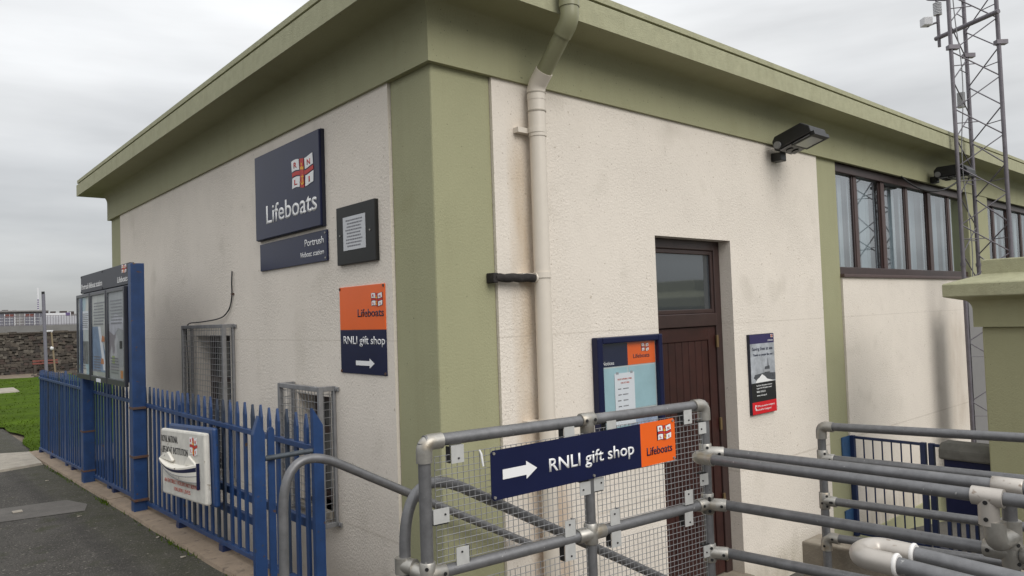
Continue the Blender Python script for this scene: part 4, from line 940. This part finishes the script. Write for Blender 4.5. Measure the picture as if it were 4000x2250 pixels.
tag(hp.build('hinge_plate', mat('mid_blue_paint', (.03, .085, .19), .45, var=.2, vscale=14)), 'two blue steel hinge plates bolted to the green pilaster', 'hinge plate')
t = thing('litter_bin', 'dark navy bin with grey sloping hood beside the gate pillar', 'bin', FG(1.03, -.4, .25))
MB().box(FG, .90, 1.34, -.04, .50, -.10, .14).build('bin_body', m_navy, t, .012)
MB().prism(Frame(FG(.868, 0, 0), (-1, 0, 0), (0, 0, 1), (0, -1, 0)), [(-.13, .495), (.17, .495), (.17, .585), (.11, .640), (-.07, .640), (-.13, .585)], 0, .50).build('hood', m_hood, t, .02)
for i in range(6): MB().box(FG, .905+i*.072, .93+i*.072, -.45, -.04, .10, .13).build('bin_leg', m_blued, t)
t = thing('gate_pillar', 'olive green rendered gate pillar with broad moulded cap', 'gate pillar', (5.0, -1.6, -.45))
PX = 4.70
y1p, y0p = -1.312, -2.15; dp = .70
MB().box(WORLD, PX, PX+dp, y0p, y1p, -.46, 1.688).build('shaft', m_green, t, .012)
def ring(prof, name, m):        # profile (overhang, z) swept round the shaft
    mb = MB(); n = len(prof); V = []
    for (sx_, sy) in ((0, 1), (1, 1), (1, 0), (0, 0)):
        for (e, z) in prof: V.append(((PX+dp+e if sx_ else PX-e), (y1p+e if sy else y0p-e), z))
    mb.add(V, [(k*n+i, k*n+i+1, ((k+1) % 4)*n+i+1, ((k+1) % 4)*n+i) for k in range(4) for i in range(n-1)])
    o = mb.build(name, m, t); es = o.modifiers.new('split', 'EDGE_SPLIT'); es.split_angle = R(32)
    for p in o.data.polygons: p.use_smooth = True
    return o
ring([(0, 1.688), (.048, 1.688), (.048, 1.835)]+[(.048+.06*(1-math.cos(a)), 1.835+.085*math.sin(a)) for a in lin(.2, math.pi/2, 7)]+[(.20, 1.945)], 'neck_moulding', m_green)
ring([(.20, 1.945), (.212, 1.948), (.218, 1.956), (.218, 2.052), (.210, 2.062), (.0, 2.128), (-.015, 2.136)], 'cap', m_greenr)
MB().box(WORLD, PX+.015, PX+dp-.015, y0p+.015, y1p-.015, 2.10, 2.258).build('cap_block', m_greenr, t, .01)

# ------------------------------------------------------------------ lattice mast
M_ = thing('lattice_mast', 'tall galvanised three-legged lattice mast rising behind the gate pillar', 'mast', (7.5, -.62, -.45))
latd = Vector((.753, -.657, 0)).normalized(); dep = Vector((.657, .753, 0)).normalized()
legs = [Vector((7.554, -.823, 0)), Vector((7.263, -.411, 0)), Vector((7.757, -.425, 0))]
TOP = 7.0
for L in legs:
    lean = Vector((0, 0, 0))
    MB().tube([L+Vector((0, 0, -.45)), L+Vector((0, 0, TOP))], .0235, 10).build('leg', m_mast, M_)
    MB().box(Frame(L, latd, (0, 0, 1), dep*-1), -.04, .09, 4.90, 4.95, -.035, .035).build('joint_clamp', m_mast, M_)
    MB().tube([L+Vector((0, 0, 2.32)), L+Vector((0, 0, 2.36))], .032, 10).build('joint_sleeve', m_mast, M_)
cen = (legs[0]+legs[1]+legs[2])/3
for k in range(3):
    a, b = legs[k], legs[(k+1) % 3]; d = (b-a).normalized(); n_ = Vector((d.y, -d.x, 0)); n_ = n_ if n_.dot((a+b)/2-cen) > 0 else -n_
    MB().box(Frame(a+d*.03, d, (0, 0, 1), n_), 0, (b-a).length-.06, -.40, 1.95, -.004, .004).build('guard_panel', m_greyp, M_)
pitch = .46
for k in range(3):
    a, b = legs[k], legs[(k+1) % 3]; z = -.3; i = 0
    while z < TOP-.3:
        p, q = (a, b) if i % 2 == 0 else (b, a)
        MB().tube([p+Vector((0, 0, z)), q+Vector((0, 0, z+pitch*.75))], .0075, 6, cap=False).build('brace', m_mast, M_)
        if i % 2 == 0: MB().tube([q+Vector((0, 0, z+pitch*.375)), (p+q)/2+Vector((0, 0, z+pitch*.375))], .006, 6, cap=False).build('strut', m_mast, M_)
        z += pitch*.75; i += 1
cb_ = MB()
cb_.tube([legs[1]+Vector((.05, 0, z+.02*math.sin(z*7)))+latd*(.07+.03*math.sin(z*3.1)) for z in lin(2.0, 5.6, 30)], .006, 6)
cb_.build('cable', m_steeld, M_)
MB().tube([Vector((6.55, -.02, 3.40))*(1-t_)+Vector((7.26, -.40, 3.32))*t_+Vector((0, 0, -.62*t_*(1-t_))) for t_ in lin(0, 1, 14)], .010, 8).build('feed_cable', m_black, M_)
MB().tube([legs[2]+Vector((-.02, 0, 4.28))-latd*.09, legs[2]+Vector((-.02, 0, 4.46))-latd*.09], .045, 12).build('junction_box', m_steeld, M_)
wst = thing('weather_station', 'white weather sensor on a boom clamped to the lattice mast', 'weather station', (6.9, -.3, 5.0))
b0, b1 = Vector((7.783, -.085, 5.247)), Vector((7.42, -.875, 5.247))
MB().tube([b0, b1], .028, 10).build('boom', m_mast, wst)
sp = b0+(b1-b0).normalized()*.05
MB().tube([sp-Vector((0, 0, .12)), sp+Vector((0, 0, .49))], .020, 10).build('mast_tube', m_mast, wst)
for i in range(8): MB().tube([sp+Vector((0, 0, .29+i*.020)), sp+Vector((0, 0, .300+i*.020))], .050, 14).build('shield_plate', m_fwhite, wst)
fk = MB(); fk.tube(fillet([sp+latd*.15+Vector((0, 0, .56)), sp+latd*.14+Vector((0, 0, .475)), sp-latd*.14+Vector((0, 0, .49)), sp-latd*.15+Vector((0, 0, .57))], .05, 4), .012, 8); fk.build('sensor_fork', m_mast, wst)
for s in (-1, 1): MB().tube([sp+latd*.15*s+Vector((0, 0, .53)), sp+latd*.15*s+Vector((0, 0, .64))], .035, 10).build('sensor_cup', m_fwhite, wst)
MB().box(Frame(sp-latd*.15+Vector((0, 0, .19)), latd, (0, 0, 1), -dep), -.055, .055, -.04, .065, -.055, .055).build('sensor_box', m_fwhite, wst, .01)
MB().tube([sp-latd*.14+Vector((0, 0, .15)), sp+Vector((0, 0, .2))], .012, 8).build('sensor_arm', m_mast, wst)

# ------------------------------------------------------------------ background beyond the lawn
t = thing('grey_post', 'plain grey metal post standing on the lawn beyond the blue fence', 'post', (.62, 17, .1))
mb = MB(); mb.tube([(.68, 17, .06), (.61, 17, 2.80)], .037, 14); mb.build('shaft', mat('grey_violet_paint', (.17, .165, .20), .5, var=.1, vscale=3), t)
MB().tube([(.608, 17, 2.80), (.606, 17, 2.86)], .034, 12).build('cap', m_dark, t)
SW = thing('stone_wall', 'rough dark basalt rubble wall across the far side of the lawn', 'wall', (3, 37, 0))
MB().box(WORLD, -14, 14, 37.08, 37.6, -.3, 1.86).build('mortar_core', m_mort, SW)
shapes = []
for v in range(9):
    mb = MB(); P = []
    for (x, y, z) in ((-.5, 0, -.5), (.5, 0, -.5), (.5, 1, -.5), (-.5, 1, -.5), (-.5, 0, .5), (.5, 0, .5), (.5, 1, .5), (-.5, 1, .5)):
        P.append((x*random.uniform(.82, 1.0), y*random.uniform(.6, 1), z*random.uniform(.78, 1.0)))
    mb.hexa(P); shapes.append([mb.mesh('stone', m) for m in (m_ston[v % 6], m_ston[(v+2) % 6])])
cnt = 0; z = -.05; rest = MB()
while z < 1.82:
    h = random.uniform(.09, .15); x = -14+random.uniform(0, .2)
    while x < 14:
        w = random.choice((random.uniform(.09, .2), random.uniform(.14, .36)))
        if 1.9 < x < 5.0 and cnt < 296:
            o = D.objects.new('stone', random.choice(random.choice(shapes))); COL.objects.link(o); o.location = (x+w/2, 36.98, z+h/2+random.uniform(-.03, .03)); o.scale = (w*1.06, .16, h*random.uniform(.75, 1.25)); o.rotation_euler = (0, random.uniform(-.25, .25), 0); adopt(o, SW); cnt += 1
        else:
            p = random.uniform(0, .05); rest.box(WORLD, x+.01, x+w-.01, 36.98+p, 37.1, z+.01, z+h-.01, random.randrange(6))
        x += w
    z += h
rest.build('stone_courses', m_ston, SW, kind='stuff')
cap_ = MB(); x = -14
while x < 14:
    w = random.uniform(.25, .6); cap_.box(WORLD, x, x+w-.015, 36.93, 37.62, 1.82, 1.88+random.uniform(0, .06), random.choice([1, 2, 5])); x += w
cap_.build('coping_stones', m_ston, SW, kind='stuff')
rk = MB()
for k in range(60):
    x = random.uniform(2.6, 6.5); y = random.uniform(30.0, 34.8); sz = random.uniform(.08, .24)
    rk.hexa([(x+random.uniform(.7, 1)*sz*q[0], y+random.uniform(.7, 1)*sz*q[1], gz(y)-.03+sz*q[2]*random.uniform(.5, .9)) for q in ((-1, -1, 0), (1, -1, 0), (1, 1, 0), (-1, 1, 0), (-.7, -.7, 1), (.7, -.7, 1), (.7, .7, 1), (-.7, .7, 1))], random.randrange(6))
rk.build('rubble', m_ston, None, kind='stuff')
t = thing('rope_post', 'thin tan post with a white ball against the rubble wall', 'post', (3.3, 33, 0))
MB().tube([(3.38, 33, -.05), (3.24, 33, 1.86)], .035, 8).build('shaft', mat('tan_wood', (.22, .17, .11), .8), t)
MB().tube([(3.24, 33, 1.86), (3.30, 33, 1.92), (2.95, 33, 1.90)], .03, 8).build('top_arm', m_fwhite, t)
MB().tube([(3.22, 32.94, 1.10), (3.24, 32.94, 1.14), (3.24, 32.94, 1.20), (3.22, 32.94, 1.25)], [.02, .07, .07, .02], 10).build('ball', m_fwhite, t)
t = thing('red_bench', 'low red plank bench at the foot of the rubble wall', 'bench', (3.45, 36, 0))
for z in (.40, .52): MB().box(WORLD, 3.0, 4.0, 36.3, 36.42, z, z+.07).build('plank', m_redfar, t)
for x in (3.1, 3.9): MB().box(WORLD, x-.05, x+.05, 36.32, 36.5, -.06, .40).build('leg', m_mort, t)
t = MB(); t.hexa([(.0, 23.4, .05), (.95, 23.5, .05), (1.0, 25.2, .05), (.05, 25.2, .05), (.02, 23.45, .14), (.90, 23.55, .14), (.96, 25.1, .14), (.08, 25.1, .14)])
tag(t.build('stone_slab', m_conc, None, .02), 'pale flat concrete slab lying in the lawn', 'slab')
tag(MB().tube([(.44, 24.3, .14), (.44, 24.3, .70), (.44, 24.3, .74)], [.045, .045, .02], 12).build('bollard', m_redfar), 'small orange-red bollard on the lawn slab at the picture edge', 'bollard')
# sea-wall band, railing, arcade, container, terraces, banner pole
tag(MB().box(WORLD, -60, 70, 90, 92, -1, 2.55).build('sea_wall', m_band), 'long grey rendered sea wall behind the rubble wall', 'wall')
t = thing('promenade_railing', 'dark upright-bar railing along the promenade above the sea wall', 'railing', (14, 100, 2))
for z in (3.72, 2.65): MB().box(WORLD, 8, 22, 100, 100.06, z, z+.06).build('rail', m_mast, t)
me = MB().box(WORLD, -.022, .022, 0, .04, 0, 1.75).mesh('bar', m_mast)
for i in range(49):
    o = D.objects.new('bar', me); COL.objects.link(o); o.location = (8.1+i*.285, 100.01, 2.05); adopt(o, t)
FA = Frame((0, 200, 0), (1, 0, 0), (0, 0, 1), (0, -1, 0))
t = thing('arcade_building', 'long grey arcade building with white framed tall windows', 'building', (20, 200, 0))
MB().box(FA, 2, 28.2, -1, 6.6, -8, 0).build('wall', m_facade, t)
MB().prism(Frame((2, 200, 0), (0, 1, 0), (0, 0, 1), (1, 0, 0)), [(-.5, 6.5), (8.5, 6.5), (8.5, 6.75), (4, 7.0), (-.5, 6.75)], 0, 26.3).build('roof', m_roof, t)
for i in range(12):
    a = 4.2+i*1.95; f = MB(); f.box(FA, a, a+.16, 3.3, 6.1, .02, .12); f.box(FA, a+1.0, a+1.06, 3.3, 6.1, .02, .09)
    for z in (3.75, 4.4, 5.05): f.box(FA, a+.16, a+1.75, z, z+.07, .02, .07)
    f = f.build('window', m_fwhite, t)
    MB().box(FA, a+.16, a+1.85, 3.3, 6.1, .005, .015).build('pane', mat('far_glass', (.14, .14, .17), .3, var=.2, vscale=.6) if i % 3 else m_house, f)
    if i % 2 == 0: MB().box(FA, a+.2, a+1.8, 5.35, 6.0, .02, .05).build('awning', m_redfar if i > 5 else m_house, f)
FC = Frame((0, 190, 0), (1, 0, 0), (0, 0, 1), (0, -1, 0))
t = thing('storage_container', 'long white roofed container with a purple end on the promenade', 'container', (30, 190, 2))
MB().box(FC, 26.2, 30.35, 2.2, 5.9, -2.6, 0).build('body', m_fwhite, t); MB().box(FC, 30.35, 31.25, 2.2, 5.95, -2.6, .03).build('end_panel', m_purple, t)
MB().box(FC, 31.25, 31.4, 2.2, 6.1, -2.6, .03).build('end_frame', m_fwhite, t)
t = thing('low_shed', 'long low white shed behind the promenade railing', 'shed', (31, 150, 2))
MB().box(Frame((0, 150, 0), (1, 0, 0), (0, 0, 1), (0, -1, 0)), 20.2, 34, 1, 4.5, -4, 0).build('wall', mat('pale_shed', (.40, .40, .43), .8, var=.1, vscale=.5), t)
MB().box(Frame((0, 150, 0), (1, 0, 0), (0, 0, 1), (0, -1, 0)), 28.5, 33.4, 2.55, 3.2, .02, .06).build('red_panel', m_redfar, t)
FT = Frame((0, 350, 0), (1, 0, 0), (0, 0, 1), (0, -1, 0))
for i in range(12):
    a = 29+i*3.35; zt = 10.3-.18*i+random.uniform(-.2, .2); a1 = a+3.35
    lab = 'far terraced house in the skyline row, '+('leftmost of the row', *['%s house from the left end' % w for w in ('second', 'third', 'fourth', 'fifth', 'sixth', 'seventh', 'eighth', 'ninth', 'tenth', 'eleventh')], 'last at the right behind the boards')[i]
    t = thing('terraced_house', lab, 'house', (a, 350, 0), 'terraced houses on the skyline')
    MB().box(FT, a, a1, 1, zt-1.3, -8, 0).build('wall', m_house, t)
    rf = MB().prism(Frame((a, 350, 0), (0, 1, 0), (0, 0, 1), (1, 0, 0)), [(-.4, zt-1.4), (8.4, zt-1.4), (4, zt)], 0, 3.35).build('roof', m_roof, t)
    cw = random.uniform(1.4, 2.6); MB().box(FT, a+.2, a+.2+cw, zt-.6, zt+random.uniform(.7, 1.1), -5, -3).build('chimney', m_chim, rf)
    for q in (.6, 2.0): MB().box(FT, a+q, a+q+.8, zt-3.6, zt-2.2, .01, .06).build('window', m_fwhite, t)
t = thing('banner_pole', 'very tall slender white banner pole beyond the arcade', 'pole', (33, 250, 0))
MB().box(WORLD, 33.3, 33.75, 250, 250.2, -1, 14.6).build('shaft', m_fwhite, t)
for i in range(7): MB().box(WORLD, 33.34, 33.7, 249.9, 249.98, 7.2+i*.62, 7.5+i*.62).build('banner_mark', m_purple, t)
